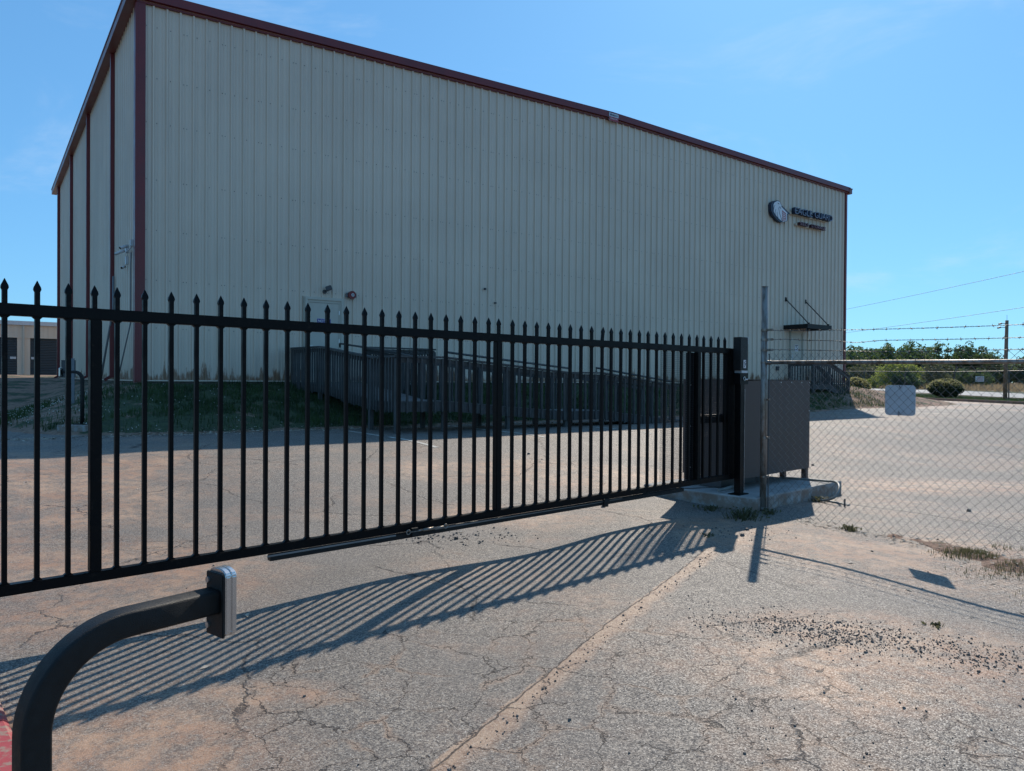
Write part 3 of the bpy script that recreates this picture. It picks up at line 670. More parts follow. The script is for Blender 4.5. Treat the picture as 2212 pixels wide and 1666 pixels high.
while True:
    p = along(path2, d)
    if p is None: break
    inst(first, rp, rr(p[0], p[1] + .045, p[2]), (random.uniform(-.008, .008), random.uniform(-.012, .012), 0), (1, 1, random.uniform(.98, 1.03))); d += .163; nb += 1
mb = MB()
for pth in (inner1, inner2):
    d = .1
    while True:
        p = along(pth, d)
        if p is None: break
        x, y, z = rr(*p); mb.box(x - .019, x + .019, y - .019, y + .019, z - 1.1, z - .05); d += .16
o = mb.build('inner_balusters', M['wood'], rp); o['kind'] = 'stuff'
for s_, w_, zt in ((3.78, .12, 2.33), (3.80, 2.0, 2.30), (3.77, 5.02, 1.98), (3.75, 6.28, 1.97), (4.85, 6.26, 1.97), (6.5, 6.24, 1.82), (8.15, 6.26, 1.69), (9.28, 6.26, 1.69), (11.0, 6.24, 1.48), (5.0, 2.0, 2.3), (5.0, 5.07, 1.98), (6.5, 5.07, 1.84), (8.15, 5.07, 1.69), (9.28, 5.07, 1.69), (11, 5.07, 1.48), (7.0, 2.0, 2.3)):
    x, y, z = rr(s_, w_, 0); X, Y, _ = BW(s_, w_); MB().box(x - .045, x + .045, y - .045, y + .045, min(ground(X, Y), lot(X, Y)) - .03, zt - .04).build('post', M['wood'], rp)

# ------------------------------------------------------------------ stairs at the right door
stp = thing('wooden_stairs', 'dark wooden landing and steps under the awning at the right end of the wall', 'stairs', BW(25.95, 1.25, 0), PSI)
def ss(s, w_, z): return (s - 25.95, 1.25 - w_, z)
q = MB(); q.add([ss(25.95, 0.04, 1.43), ss(27.2, .04, 1.43), ss(27.2, 1.25, 1.43), ss(25.95, 1.25, 1.43), ss(25.95, 0.04, 1.39), ss(27.2, .04, 1.39), ss(27.2, 1.25, 1.39), ss(25.95, 1.25, 1.39)], [(0, 1, 2, 3), (4, 7, 6, 5), (0, 4, 5, 1), (1, 5, 6, 2), (2, 6, 7, 3), (3, 7, 4, 0)]); q.build('landing', M['deck'], stp)
q = MB(); q.box(0, 1.25, -.04, 0, 1.2, 1.388); q.box(-.04, 0, 0, 1.2, 1.2, 1.388); q.build('rim_joist', M['wood'], stp)
for k in range(5):
    s0 = 27.2 + k * .30; z = 1.43 - (k + 1) * .135; a = ss(s0, 1.25, z)
    MB().box(a[0], a[0] + .32, 0.0, .78, z - .04, z).build('tread', M['deck'], stp)
for w_ in (1.27, .45):
    MB().beam(ss(27.2, w_, 1.30), ss(28.75, w_, .62), .04, .24).build('stringer', M['wood'], stp)
def railing(pts, sp):
    m_ = MB()
    for a, b in zip(pts, pts[1:]): m_.beam(ss(*a), ss(*b), .12, .04); m_.beam(ss(a[0], a[1], a[2] - .09), ss(b[0], b[1], b[2] - .09), .04, .13)
    m_.build('handrail', M['wood'], stp)
    L_ = sum(math.dist(a[:2], b[:2]) for a, b in zip(pts, pts[1:])); d = .06
    while d < L_ - .03:
        p = along(pts, d); x, y, z = ss(*p)
        MB().box(x - .02, x + .02, y - .02, y + .02, z - 1.08, z - .04).build('baluster', M['wood'], stp); d += sp
railing([(25.95, .06, 2.35), (25.95, 1.27, 2.35), (27.2, 1.27, 2.35)], .135)
railing([(27.2, 1.27, 2.35), (28.72, 1.27, 1.79)], .16); railing([(27.2, .45, 2.35), (28.72, .45, 1.79)], .16)
for s_, w_, zt in ((25.97, 1.25, 2.32), (27.2, 1.25, 2.32), (28.72, 1.25, 1.78), (27.2, .45, 2.32), (28.72, .45, 1.78), (25.97, .1, 2.3)):
    x, y, z = ss(s_, w_, 0); X, Y, _ = BW(s_, w_); MB().box(x - .045, x + .045, y - .045, y + .045, ground(X, Y) - .05, zt).build('post', M['wood'], stp)

# ------------------------------------------------------------------ storage units beyond, left
UX, UY = -27.7, 45.6
un = thing('storage_building', 'low cream storage building with dark roll-up doors behind the warehouse on the left', 'storage building', (UX, UY, 1.6), PSI)
mb = MB()
cols = [(-14.9 + 3.35 * k) for k in range(8)]      # door bays: each 2.7 wide, column .65
for x in cols: mb.box(x + 2.70, x + 3.35, 0, .12, 0, 2.25)
W0, W1 = cols[0] - .65, cols[-1] + 3.35
mb.box(W0, cols[0], 0, .12, 0, 2.25); mb.box(W0, W1, .0, .12, 2.25, 3.0); mb.box(W0, W1, 7.8, 8, 0, 3.1); mb.box(W0, W0 + .1, .12, 7.8, 0, 3.0); mb.box(W1 - .1, W1, .12, 7.8, 0, 3.0)
mb.build('wall', M['wall2'], un)
mb = MB(); k = W0
while k < W1: mb.box(k, k + .05, -.03, -.001, 2.30, 2.98); k += .305
mb.build('wall_ribs', M['wall2'], un)
MB().box(W0 - .1, W1 + .1, -.12, 8.1, 3.0, 3.2).build('roof', M['kerb'] and M['wall2'], un)
MB().box(W0 - .1, W1 + .1, -.16, -.121, 2.98, 3.22).build('eave_trim', M['alu'], un)
MB().box(W0, W1, -.045, -.0015, 2.22, 2.29).build('door_header', M['wall2'], un)
MB().box(W0 - .5, W1 + .5, -1.0, 8, -.5, .02).build('apron', M['concrete'], un)
for i, x in enumerate(cols):
    if i == 0:
        dr = MB().box(x, x + 2.7, .03, .09, .02, 2.25).build('roll_up_door', M['rollup'], un)
        l1 = MB().box(x + .05, x + .35, .005, .028, .95, 1.09).build('latch', M['white'], dr); l2 = MB().box(x + 2.35, x + 2.65, .005, .028, .95, 1.09).build('latch', M['white'], dr)
    else:
        c = inst(dr, un, (3.35 * i, 0, 0)); inst(l1, c); 
        if i % 2: inst(l2, c)
for i, x in enumerate(cols): MB().box(x + 2.97, x + 3.07, -.11, -.002, .1, 2.97).build('downspout', M['door'], un)

# ------------------------------------------------------------------ sliding gate (local x along the gate, y away from the viewer)
gt = thing('sliding_gate', 'long black steel picket gate with spear tips across the driveway', 'gate', (G0[0], G0[1], 0), GRZ)
TL, TR = -2.6, 8.36
MB().box(TL, TR, 0, .062, 1.865, 1.932).build('top_rail', M['blackmetal'], gt, bevel=.005)
MB().box(TL, TR, 0, .062, .318, .378).build('bottom_rail', M['blackmetal'], gt, bevel=.005)
posts = [(TL, TL + .062), (1.168, 1.230), (4.365, 4.427), (7.505, 7.567), (8.17, 8.36)]
for a, b in posts: MB().box(a, b, 0.001, .061, .3785, 1.8645).build('upright', M['blackmetal'], gt, bevel=.004)
def spear(mb, z0, x=0., lean=0.):
    r0, r1 = .0127, .019
    def ring(z, r, ry=None): ry = ry or r; return [(x + lean * (z - z0) - r, .031 - ry, z), (x + lean * (z - z0) + r, .031 - ry, z), (x + lean * (z - z0) + r, .031 + ry, z), (x + lean * (z - z0) - r, .031 + ry, z)]
    vs = ring(z0, r0) + ring(z0 + .072, r0) + ring(z0 + .086, r1, .0115) + ring(z0 + .098, r1 * .93, .0095) + ring(z0 + .137, .0012)
    fs = [(i * 4 + k, i * 4 + (k + 1) % 4, i * 4 + 4 + (k + 1) % 4, i * 4 + 4 + k) for i in range(4) for k in range(4)] + [(16, 17, 18, 19)]
    mb.add(vs, fs)
def weld(mb, z, sgn, x=0.):
    a, b = .0125, .027
    mb.add([(x - b, .031 - a, z), (x + b, .031 - a, z), (x + b, .031 + a, z), (x - b, .031 + a, z), (x - a, .031 - a, z + sgn * .013), (x + a, .031 - a, z + sgn * .013), (x + a, .031 + a, z + sgn * .013), (x - a, .031 + a, z + sgn * .013)],
           [(0, 1, 5, 4), (1, 2, 6, 5), (2, 3, 7, 6), (3, 0, 4, 7)])
pk = MB(); pk.box(-.0127, .0127, .0183, .0437, .376, 1.867); weld(pk, .3785, 1); weld(pk, 1.8645, -1); spear(pk, 1.9325)
sh = MB(); spear(sh, 1.9325)
bent = MB(); bent.box(-.0127, .0127, .0183, .0437, .376, 1.867); weld(bent, .3785, 1); weld(bent, 1.8645, -1); spear(bent, 1.9325, .0, .12)
ts = [1.059 - .1545 * k for k in range(23) if 1.059 - .1545 * k > TL + .1] + [1.317 + .1563 * k for k in range(20)] + [4.573, 4.727, 4.880, 5.034, 5.186, 5.339, 5.495, 5.652, 5.958, 6.115, 6.272, 6.427, 6.580, 6.735, 6.890, 7.046, 7.206, 7.363, 7.663, 7.819, 7.981, 8.125]
p0 = pk.build('picket', M['blackmetal'], gt); p0.location.x = ts[0]
for q in ts[1:]: inst(p0, gt, (q, 0, 0))
s0_ = sh.build('spear_tip', M['blackmetal'], gt); s0_.location.x = 1.195
inst(s0_, gt, (4.405, 0, 0)); inst(s0_, gt, (7.52, 0, 0))
o = bent.build('picket', M['blackmetal'], gt); o.location.x = 5.815; o['label'] = 'picket with a bent spear tip'
# lower track, its sky-lit edge painted on as pale strips, turnbuckle and stop
MB().box(2.275, 7.22, -.012, .040, .268, .309).build('track', M['blackmatt'], gt, bevel=.003)
MB().box(2.25, 3.30, -.016, -.0125, .300, .3125).build('track_skylit_edge', M['rail'], gt); MB().box(3.68, 6.1, -.016, -.0125, .300, .3125).build('track_skylit_edge', M['rail'], gt)
q = MB(); q.tube([(3.42, -.035, .318), (3.76, -.035, .322)], .006, 6); q.tube([(3.55, -.035, .320), (3.66, -.035, .321)], .012, 8)
for cx in (3.405, 3.775): q.tube([(cx + .018 * math.cos(a), -.035, .32 + .018 * math.sin(a)) for a in [k * 6.2832 / 10 for k in range(11)]], .004, 6)
q.build('turnbuckle', M['galv'], gt, True)
MB().box(3.44, 3.50, -.04, .0, .28, .345).build('turnbuckle_lug', M['blackmatt'], gt)
q = MB(); q.box(5.80, 5.86, -.03, 0, .25, .33); q.box(5.79, 5.87, -.036, -.03, .29, .33); q.build('track_clip', M['blackmatt'], gt)
MB().tube([(3.80, -.035, .322), (5.2, -.02, .312), (7.2, -.01, .30), (8.1, -.02, .24)], .004, 6).build('cable', M['blackmatt'], gt)
# wire mesh behind the right end
q = MB(); x0, x1, z0, z1 = 6.86, 8.30, .385, 1.86; sp_ = .021; k = x0
while k < x1: q.box(k - .0010, k + .0010, .064, .0662, z0, z1); k += sp_
k = z0
while k < z1: q.box(x0, x1, .067, .069, k - .0010, k + .0010); k += sp_
q.build('mesh_panel', M['darkmesh'], gt, False, False)
# mechanism: roller column plate, diagonal brace, hidden cross bar
q = MB(); q.prism([(8.19, 1.90), (8.36, 1.90), (8.36, 1.62), (8.30, 1.70)], -.008, -.001); q.build('gusset_plate', M['blackmetal'], gt)
q = MB(); q.box(7.43, 7.50, .0705, .12, .38, 1.86); q.box(7.585, 7.61, .075, .16, .30, 1.86); q.build('back_channel', M['blackmetal'], gt)
for z in (.52, 1.0, 1.48): MB().tube([(7.45, .079, z), (7.45, .066, z)], .012, 8).build('bolt', M['steel'], gt)
q = MB(); q.box(7.64, 8.35, .09, .13, 1.02, 1.12); q.build('cross_bar', M['blackmetal'], gt)

# latch and guide post on the slab
lp = thing('gate_post', 'black steel guide post with a tall box housing and lock at the gate end', 'gate post', GW(8.31, 4.83, .13), GRZ)
MB().box(-.09, .13, -.08, .08, 0, .012).build('base_plate', M['blackmetal'], lp)
MB().box(-.03, .06, -.05, .03, .012, 1.36).build('column', M['blackmetal'], lp, bevel=.003)
MB().box(.062, .066, -.055, -.045, .05, 1.3).build('column_edge', M['steel'], lp)
MB().box(-.055, .118, -.06, .042, 1.53, 1.94).build('housing', M['blackmatt'], lp, bevel=.003)
MB().box(-.05, .14, -.055, .035, 1.36, 1.50).build('lock_plate', M['blackmetal'], lp)
q = MB(); q.tube([(.04 + .022 * math.cos(a), -.062, 1.43 + .022 * math.sin(a)) for a in [k * 6.2832 / 12 for k in range(13)]], .004, 6); q.tube([(.065, -.056, 1.42), (.095, -.07, 1.42)], .01, 8); q.build('lock_ring', M['steel'], lp)
MB().box(-.02, .12, -.056, .04, 1.50, 1.53).build('spacer', M['alu'], lp)
MB().box(.135, .165, -.03, -.02, 1.36, 1.89).build('side_plate', M['blackmetal'], lp); 
for z in (1.42, 1.56, 1.70, 1.84): MB().tube([(.15, -.031, z), (.15, -.036, z)], .007, 8).build('bolt', M['steel'], lp)
MB().box(.125, .145, -.05, .03, 1.86, 1.945).build('reflector', M['white'], lp)
q = MB(); q.box(.012, .07, -.0625, -.0605, 1.56, 1.66); stq = q.build('sticker', M['signwhite'], lp)
mb = MB()
for a, b in (((.02, 1.57), (.05, 1.60)), ((.05, 1.60), (.03, 1.63)), ((.03, 1.63), (.06, 1.65)), ((.03, 1.60), (.062, 1.62))):
    mb.beam((a[0], -.0635, a[1]), (b[0], -.0635, b[1]), .001, .01, (0, 1, 0))
mb.build('sticker_mark', M['black'], stq)

# gate operator enclosure
cb = thing('gate_operator_cabinet', 'large dark brown sheet metal cabinet on legs behind the gate post', 'cabinet', GW(8.585, 4.93, .13), GRZ)
CW, CD = 1.86, .88
MB().box(0, .67, 0, .006, .155, 1.405).build('front_panel', M['cab'], cb); MB().box(.674, CW, 0, .006, .158, 1.413).build('front_panel', M['cab'], cb)
MB().box(0, .006, .007, CD, .155, 1.415).build('end_panel', M['cab'], cb); MB().box(CW - .006, CW, .007, CD, .158, 1.41).build('end_panel', M['cab'], cb)
MB().box(0, CW, CD + .001, CD + .007, .16, 1.415).build('back_panel', M['cab'], cb); MB().box(-.004, CW - .52, -.004, CD + .01, 1.417, 1.424).build('lid', M['cab'], cb)
MB().box(CW - .515, CW + .004, -.004, CD + .01, 1.4135, 1.4195).build('lid', M['cab'], cb)
for x, y in ((0.01, .01), (CW - .08, .01), (CW - .08, .34), (CW - .08, CD - .08), (.01, CD - .08), (.9, CD - .08)):
    MB().box(x, x + .07, y, y + .07, 0, .2).build('leg', M['cab'], cb)
for x, z in [(.03, z) for z in (.18, .58, .98, 1.38)] + [(1.0, 1.385), (1.3, 1.385), (1.6, 1.385), (CW - .02, 1.385), (CW - .02, .98), (1.1, .18)]:
    MB().tube([(x, -.0005, z), (x, -.006, z)], .008, 8).build('bolt', M['steel'], cb)
MB().box(.01, .9, .30, .62, .01, .15).build('base_unit', M['darkgrey'], cb)
MB().tube([(-.35, .12, .03), (-.1, .1, .05), (.3, .2, .04)], .02, 8).build('conduit_stub', M['cable'], cb)
# cable looping off the slab
pts = [(3.9, 10.75, .14), (4.21, 10.53, .145), (4.33, 10.26, .16), (4.33, 9.95, .19), (4.27, 9.70, .16), (4.17, 9.58, .05), (4.08, 9.72, -.02), (4.05, 9.95, -.04), (4.10, 9.98, -.04), (4.2, 9.75, -.045), (4.30, 9.46, -.045)]
sm = []
for i in range(len(pts) - 1):
    p = [Vector(pts[max(0, i - 1)]), Vector(pts[i]), Vector(pts[i + 1]), Vector(pts[min(len(pts) - 1, i + 2)])]
    for k in range(6):
        u = k / 6; sm.append(.5 * ((2 * p[1]) + (-p[0] + p[2]) * u + (2 * p[0] - 5 * p[1] + 4 * p[2] - p[3]) * u * u + (-p[0] + 3 * p[1] - 3 * p[2] + p[3]) * u ** 3))
sm.append(Vector(pts[-1]))
tag(MB().tube(sm, .016, 8).build('cable', M['cable'], None, True), 'loose grey cable looping off the right end of the concrete slab', 'cable')
tag(MB().tube([(4.216, 9.413, -.06), (4.216, 9.41, .05)], .012, 8).build('rebar_stake', M['stone']), 'short dark steel stake standing in the asphalt joint behind the mesh fence', 'stake')

# ------------------------------------------------------------------ chain-link fence (local x along it, towards the viewer)
fe = thing('chain_link_fence', 'chain link fence with galvanised post, top rail and three barbed wires right of the gate', 'fence', F0, FRZ)
FL = 4.9
MB().tube([(0, 0, -.25), (0, 0, 2.667)], .039, 24).build('terminal_post', M['galv'], fe, True)
MB().tube([(0, 0, 2.667), (0, 0, 2.672)], .041, 24).build('post_rim', M['galv'], fe)
MB().tube([(.09, 0, 1.755), (FL, 0, 1.70)], .0215, 14).build('top_rail', M['galv'], fe, True)
MB().tube([(.045, 0, 1.755), (.10, 0, 1.755)], .027, 12).build('rail_cup', M['galv'], fe)
MB().box(.066, .074, -.006, .006, -.05, 1.86).build('tension_bar', M['darkgrey'], fe)
for z in (-.0, .38, .85, 1.31, 1.755):
    q = MB(); q.tube([(0, 0, z - .012), (0, 0, z + .012)], .0425, 20); q.box(.04, .082, -.006, .006, z - .012, z + .012); q.tube([(.07, -.02, z), (.07, .02, z)], .006, 6); q.build('tension_band', M['galv'], fe)
for z in (1.905, 2.03, 2.145):
    q = MB(); q.tube([(0, 0, z - .014), (0, 0, z + .014)], .0425, 20); q.box(.04, .12, -.008, .008, z - .014, z + .014); q.tube([(.115, -.022, z), (.115, .022, z)], .006, 6); q.build('wire_band', M['galv'], fe)
# far post of the bay
MB().tube([(4.85, 0, -.25), (4.85, 0, 1.9)], .03, 16).build('line_post', M['galv'], fe, True)
q = MB(); hw = .0455; rw = .0023; kx = 0
x = .075
while x < FL - .1:
    pts = []; j = 0; zb = -.045 - .012 * x
    up = kx % 2
    zz = 1.835
    while zz > zb:
        pts.append((x + (hw if (j + up) % 2 else 0), (.004 if (j + up) % 2 else -.004), zz - .018 * x / 4.9)); zz -= hw * 1.01; j += 1
    a = pts[0]; pts = [(a[0] + (.018 if kx % 2 else -.018) * 1, a[1], a[2] + .022)] + pts
    q.tube(pts, rw, 3, 0, False); x += hw; kx += 1
q.build('chain_mesh', M['wire'], fe, False, False)
random.seed(3)
def barbed(z0, z1, q0, q1, kink, parent, name='barbed_wire', sag=.02, r=.0022, sp=.125, amp=.0035):
    m_ = MB(); n_ = int((q1 - q0) / .011); 
    def h(x): return z0 + (z1 - z0) * (x - q0) / (q1 - q0) - sag * math.sin(math.pi * min(1, (x - q0) / 3.2)) + kink(x)
    for ph in (0, math.pi):
        m_.tube([(q0 + i * .011, amp * math.cos(i * .75 + ph), h(q0 + i * .011) + amp * math.sin(i * .75 + ph)) for i in range(n_)], r, 3, 0, False)
    x = q0 + .1
    while x < q1:
        zc = h(x); m_.tube([(x - .008, 0, zc), (x + .008, 0, zc)], r * 2.6, 6)
        for k in range(2):
            a = random.uniform(0, 3.14); dx = random.uniform(-.010, .010); Lb = .019
            m_.tube([(x - dx, -Lb * math.cos(a), zc - Lb * math.sin(a)), (x + dx, Lb * math.cos(a), zc + Lb * math.sin(a))], r * .85, 3)
        x += sp * random.uniform(.9, 1.1)
    return m_.build(name, M['barb'], parent, False, False)
barbed(2.135, 2.02, .12, FL, lambda x: 0, fe); barbed(2.02, 1.90, .12, FL, lambda x: .012 * math.exp(-((x - .3) / .2) ** 2) - .022 * math.exp(-((x - 1.15) / .18) ** 2), fe); barbed(1.905, 1.79, .12, FL, lambda x: .004 * math.sin(3 * x), fe)
# ties on the rail
for x in (.9, 1.8, 2.7, 3.6): MB().tube([(x + .004 * math.cos(a) , .026 * math.cos(a), 1.745 + .026 * math.sin(a)) for a in [k * 6.2832 / 10 for k in range(11)]], .003, 5).build('wire_tie', M['wire'], fe)

sg = thing('sign_back', 'bare grey back of a rounded square sign wired to the chain link fence', 'sign', (F0[0] + .583 * 1.622 + .812 * .022, F0[1] - .812 * 1.622 + .583 * .022, 1.343), FRZ)
def rounded(wd, ht, r, n=6):
    out = []
    for cx, cz, a0 in ((wd / 2 - r, ht / 2 - r, 0), (-wd / 2 + r, ht / 2 - r, 90), (-wd / 2 + r, -ht / 2 + r, 180), (wd / 2 - r, -ht / 2 + r, 270)):
        out += [(cx + r * math.cos(R(a0 + 90 * k / n)), cz + r * math.sin(R(a0 + 90 * k / n))) for k in range(n + 1)]
    return out
q = MB(); q.prism(rounded(.312, .312, .035), -.0012, .0012); q.build('panel', M['alu'], sg)
for z in (.13, -.14): MB().tube([(.0, -.03, z + .03), (.006, -.012, z), (.004, .006, z - .012)], .0028, 5).build('wire_tie', M['black'], sg)
MB().tube([(-.004, -.03, -.12), (0, -.03, -.165)], .0028, 5).build('wire_tie', M['black'], sg)

# ------------------------------------------------------------------ goosenecks with card readers
def sweep(mb, path, h, r=.008, side=Vector((0, 1, 0))):
    sec = []
    for cx, cy, a0 in ((h - r, h - r, 0), (-h + r, h - r, 90), (-h + r, -h + r, 180), (h - r, -h + r, 270)):
        sec += [(cx + r * math.cos(R(a0 + 30 * k)), cy + r * math.sin(R(a0 + 30 * k))) for k in range(4)]
    n = len(sec); vs = []; path = [Vector(p) for p in path]
    for i, p in enumerate(path):
        d = (path[min(i + 1, len(path) - 1)] - path[max(0, i - 1)]).normalized(); b = d.cross(side).normalized()
        vs += [p + side * x + b * y for x, y in sec]
    m_ = len(path)
    mb.add(vs, [(i * n + k, i * n + (k + 1) % n, (i + 1) * n + (k + 1) % n, (i + 1) * n + k) for i in range(m_ - 1) for k in range(n)] + [tuple(range(n - 1, -1, -1)), tuple((m_ - 1) * n + k for k in range(n))])
def gooseneck(name, label, loc, rz, zc, Rb, arm, h, base):
    t_ = thing(name, label, 'card reader post', loc, rz)
    pth = [(0, 0, .0), (0, 0, zc * .5)] + [(Rb - Rb * math.cos(a), 0, zc - Rb + Rb * math.sin(a)) for a in [k * math.pi / 2 / 14 for k in range(15)]] + [(arm, 0, zc)]
    mb = MB(); sweep(mb, pth, h); mb.build('bent_tube', M['blackmatt'], t_, True)
    q = MB(); q.box(arm, arm + .008, -.040, .040, zc - .094, zc + .072); bp = q.build('back_plate', M['blackmatt'], t_, bevel=.002)
    for z in (zc + .05, zc - .07): MB().tube([(arm - .004, .03, z), (arm, .03, z)], .008, 10).build('bolt', M['steel'], bp)
    rd = thing_part('reader', t_)
    def yz(mb, poly, xa, xb):
        n = len(poly); vs = [(xa, y, zc + z) for y, z in poly] + [(xb, y, zc + z) for y, z in poly]
        mb.add(vs, [tuple(range(n)), tuple(range(2 * n - 1, n - 1, -1))] + [(i, n + i, n + (i + 1) % n, (i + 1) % n) for i in range(n)])
    def shield(hw, g_): 
        top = [(-hw * math.cos(math.pi * k / 10), .064 + .020 * math.sin(math.pi * k / 10) ** .8 - g_) for k in range(11)]
        bot = [(hw * math.cos(math.pi * k / 10), -.082 - .014 * math.sin(math.pi * k / 10) ** .8 + g_) for k in range(11)]
        return top + bot
    q = MB(); yz(q, shield(.041, 0), arm + .0085, arm + .0245); o = q.build('reader_casing', M['chrome'], t_, bevel=.0025)
    q = MB(); yz(q, shield(.041, 0), arm + .025, arm + .041); q.build('casing_front', M['chrome'], o, bevel=.004)
    bpy.data.objects.remove(rd)
    if base: q = MB(); q.box(-.3, .3, -.3, .3, -.2, .0); q.build('concrete_base', M['concrete'], t_); MB().box(-.12, .12, -.1, .1, .0, .015).build('base_plate', M['blackmatt'], t_)
    else: MB().box(-.1, .1, -.1, .1, 0, .012).build('base_plate', M['blackmatt'], t_)
    return t_
def thing_part(name, parent):
    o = bpy.data.objects.new(name, None); col.objects.link(o); o.parent = parent; return o
gooseneck('gooseneck_reader_post', 'curved black square tube with a shiny metal card reader in the near left corner', (-1.042, 1.62, -.02), math.atan2(.785, .62), .965, .20, .425, .031, False)
gooseneck('gooseneck_reader_post', 'black curved reader post on a small concrete base on the far side of the gate', (-8.36, 14.5, .60), math.atan2(.15, -1), 1.02, .16, .44, .028, True)
# sign on a channel post near it
X, Y = -9.75, 16.55; z0 = ground(X, Y)
t_ = thing('channel_post_sign', 'dark backed sign on a thin steel post beside the far reader post', 'sign', (X, Y, z0), R(14))
MB().box(-.03, .03, -.01, .02, -.1, 1.0).build('channel_post', M['conduit'], t_); MB().box(-.24, .045, .022, .028, .58, .96).build('sign_panel', M['darkgrey'], t_)
MB().box(.02, .045, .0285, .031, .58, .96).build('panel_edge', M['alu'], t_)

# ------------------------------------------------------------------ far fence, pole, wires
ff = thing('far_chain_link_fence', 'distant chain link fence with angled barbed wire arms along the road', 'fence', (32, 36, 0), 0)
fy = [0, 5.9, 12.0, 17.9, 24.7, 31.7, 38.5, 45.3, 52]
for k, y in enumerate(fy):
    z0 = ground(32, 36 + y); q = MB(); q.tube([(0, y, z0 - .1), (0, y, z0 + 1.86)], .04, 8); q.beam((0, y, z0 + 1.8), (.25, y, z0 + 2.2), .04, .03); q.build('fence_post', M['barb'], ff)
def fz(y, h): return ground(32, 36 + y) + h
q = MB(); q.tube([(0, y, fz(y, 1.83)) for y in fy], .028, 6); q.build('top_rail', M['barb'], ff)
for o_, h in ((.10, 1.97), (.18, 2.08), (.25, 2.19)): MB().tube([(o_, y, fz(y, h)) for y in fy], .005, 4).build('barbed_wire', M['barb'], ff)
q = MB(); y = 0; dh = .12
while y < 52:
    for sgn in (1, -1):
        pts = []
        for k in range(0, 16): pts.append((0, y + (dh / 2) * ((k % 2) * sgn), fz(y, .02 + k * .12)))
        q.tube(pts, .0025, 3, 0, False)
    y += dh
q.build('chain_mesh', M['wire'], ff, False, False)
t_ = thing('blank_sign', 'small pale sign hanging on the distant chain link fence', 'sign', (31.93, 50.9, 0), R(90))
q = MB(); q.box(-.46, .46, -.01, 0.0, ground(32, 51) + 1.13, ground(32, 51) + 1.50); q.build('panel', M['alu'], t_)
q = MB()
for k in range(4): q.box(-.38, .38 - .1 * (k % 2), .002, .006, ground(32, 51) + 1.18 + k * .075, ground(32, 51) + 1.205 + k * .075)
q.build('faded_text', M['signred'], t_)
px_, py_ = 31.5, 47.6; z0 = ground(px_, py_)
t_ = thing('wooden_pole', 'brown wooden pole with small cameras at its top by the distant fence', 'pole', (px_, py_, z0))
MB().tube([(0, 0, -.2), (.02, 0, 2.5), (.06, 0, 5.05)], .125, 12, 0, True, .095).build('pole', M['pole'], t_, True)
for z, a in ((4.85, -.35), (4.6, -.42)):
    q = MB(); q.tube([(0, 0, z), (a, -.1, z)], .02, 6); q.beam((a, -.1, z), (a - .2, -.15, z - .05), .09, .09); q.build('pole_camera', M['darkgrey'], t_)
MB().tube([(.06, 0, 5.0), (.06, 0, 5.4)], .01, 6).build('antenna', M['darkgrey'], t_)
for zz, nm, lb in ((9.05, 'power_line', 'upper thin overhead wire crossing the sky at right'), (6.62, 'power_line', 'lower thin overhead wire crossing the sky at right')):
    q = MB(); q.tube([(34.5, 18 + k * 4.8, zz + .55 * ((k - 10) / 10) ** 2 - .05) for k in range(21)], .014, 5); tag(q.build(nm, M['black'], None, True), lb, 'power line', 'overhead wires at right')
up0 = None
for y in (18, 114):
    z0 = ground(34.5, y); u_ = thing('utility_pole', 'tall wooden utility pole carrying the overhead wires', 'utility pole', (34.5, y, z0), 0, 'utility poles on the road')
    if up0 is None:
        up0 = MB().tube([(0, 0, -.3), (0, 0, 9.6)], .15, 12, 0, True, .11).build('pole', M['pole'], u_, True)
        up1 = MB().box(-.9, .9, -.05, .05, 9.0, 9.12).build('crossarm', M['pole'], u_)
    else: inst(up0, u_); inst(up1, u_)

# ------------------------------------------------------------------ vegetation
def leafquad(mb, c, r, rng, mi=0, flat=.0):
    a = Vector((rng.gauss(0, 1), rng.gauss(0, 1), rng.gauss(0, 1))).normalized(); b = a.cross(Vector((rng.gauss(0, 1), rng.gauss(0, 1), rng.gauss(0, 1)))).normalized()
    c = Vector(c); k = r * rng.uniform(.6, 1.3)
    mb.add([c - a * k, c + b * k * .55, c + a * k, c - b * k * .55], [(0, 1, 2, 3)], mi)
def crown(rng, rx, rz, nclump, nleaf, lr, base=.0, mb=None, center=(0, 0, 0), mi=0):
    mb = mb or MB(); cx, cy, cz = center
    for k in range(nclump):
        while True:
            p = Vector((rng.uniform(-1, 1), rng.uniform(-1, 1), rng.uniform(-1, 1)))
            if .25 < p.length < 1: break
        cr = rng.uniform(.16, .34); q = Vector((cx + p.x * rx, cy + p.y * rx, cz + p.z * rz))
        for _ in range(nleaf):
            d = Vector((rng.gauss(0, 1), rng.gauss(0, 1), rng.gauss(0, 1))).normalized() * cr * rng.uniform(.55, 1.05) * (rx + rz) / 2
            leafquad(mb, q + d, lr, rng, mi)
    return mb
rng = random.Random(11)
def trunkmesh(hgt, r, rng, spread):
    m_ = MB(); m_.tube([(0, 0, -.3), (.05, .03, hgt * .4), (0, .1, hgt * .8)], r, 8, 0, True, r * .35)
    for k in range(6):
        a = rng.uniform(0, 6.28); z = hgt * rng.uniform(.3, .6)
        m_.tube([(0, 0, z), (math.cos(a) * spread * .5, math.sin(a) * spread * .5, z + hgt * .2), (math.cos(a) * spread, math.sin(a) * spread, z + hgt * .32)], r * .35, 5, 0, True, r * .1)
    return m_
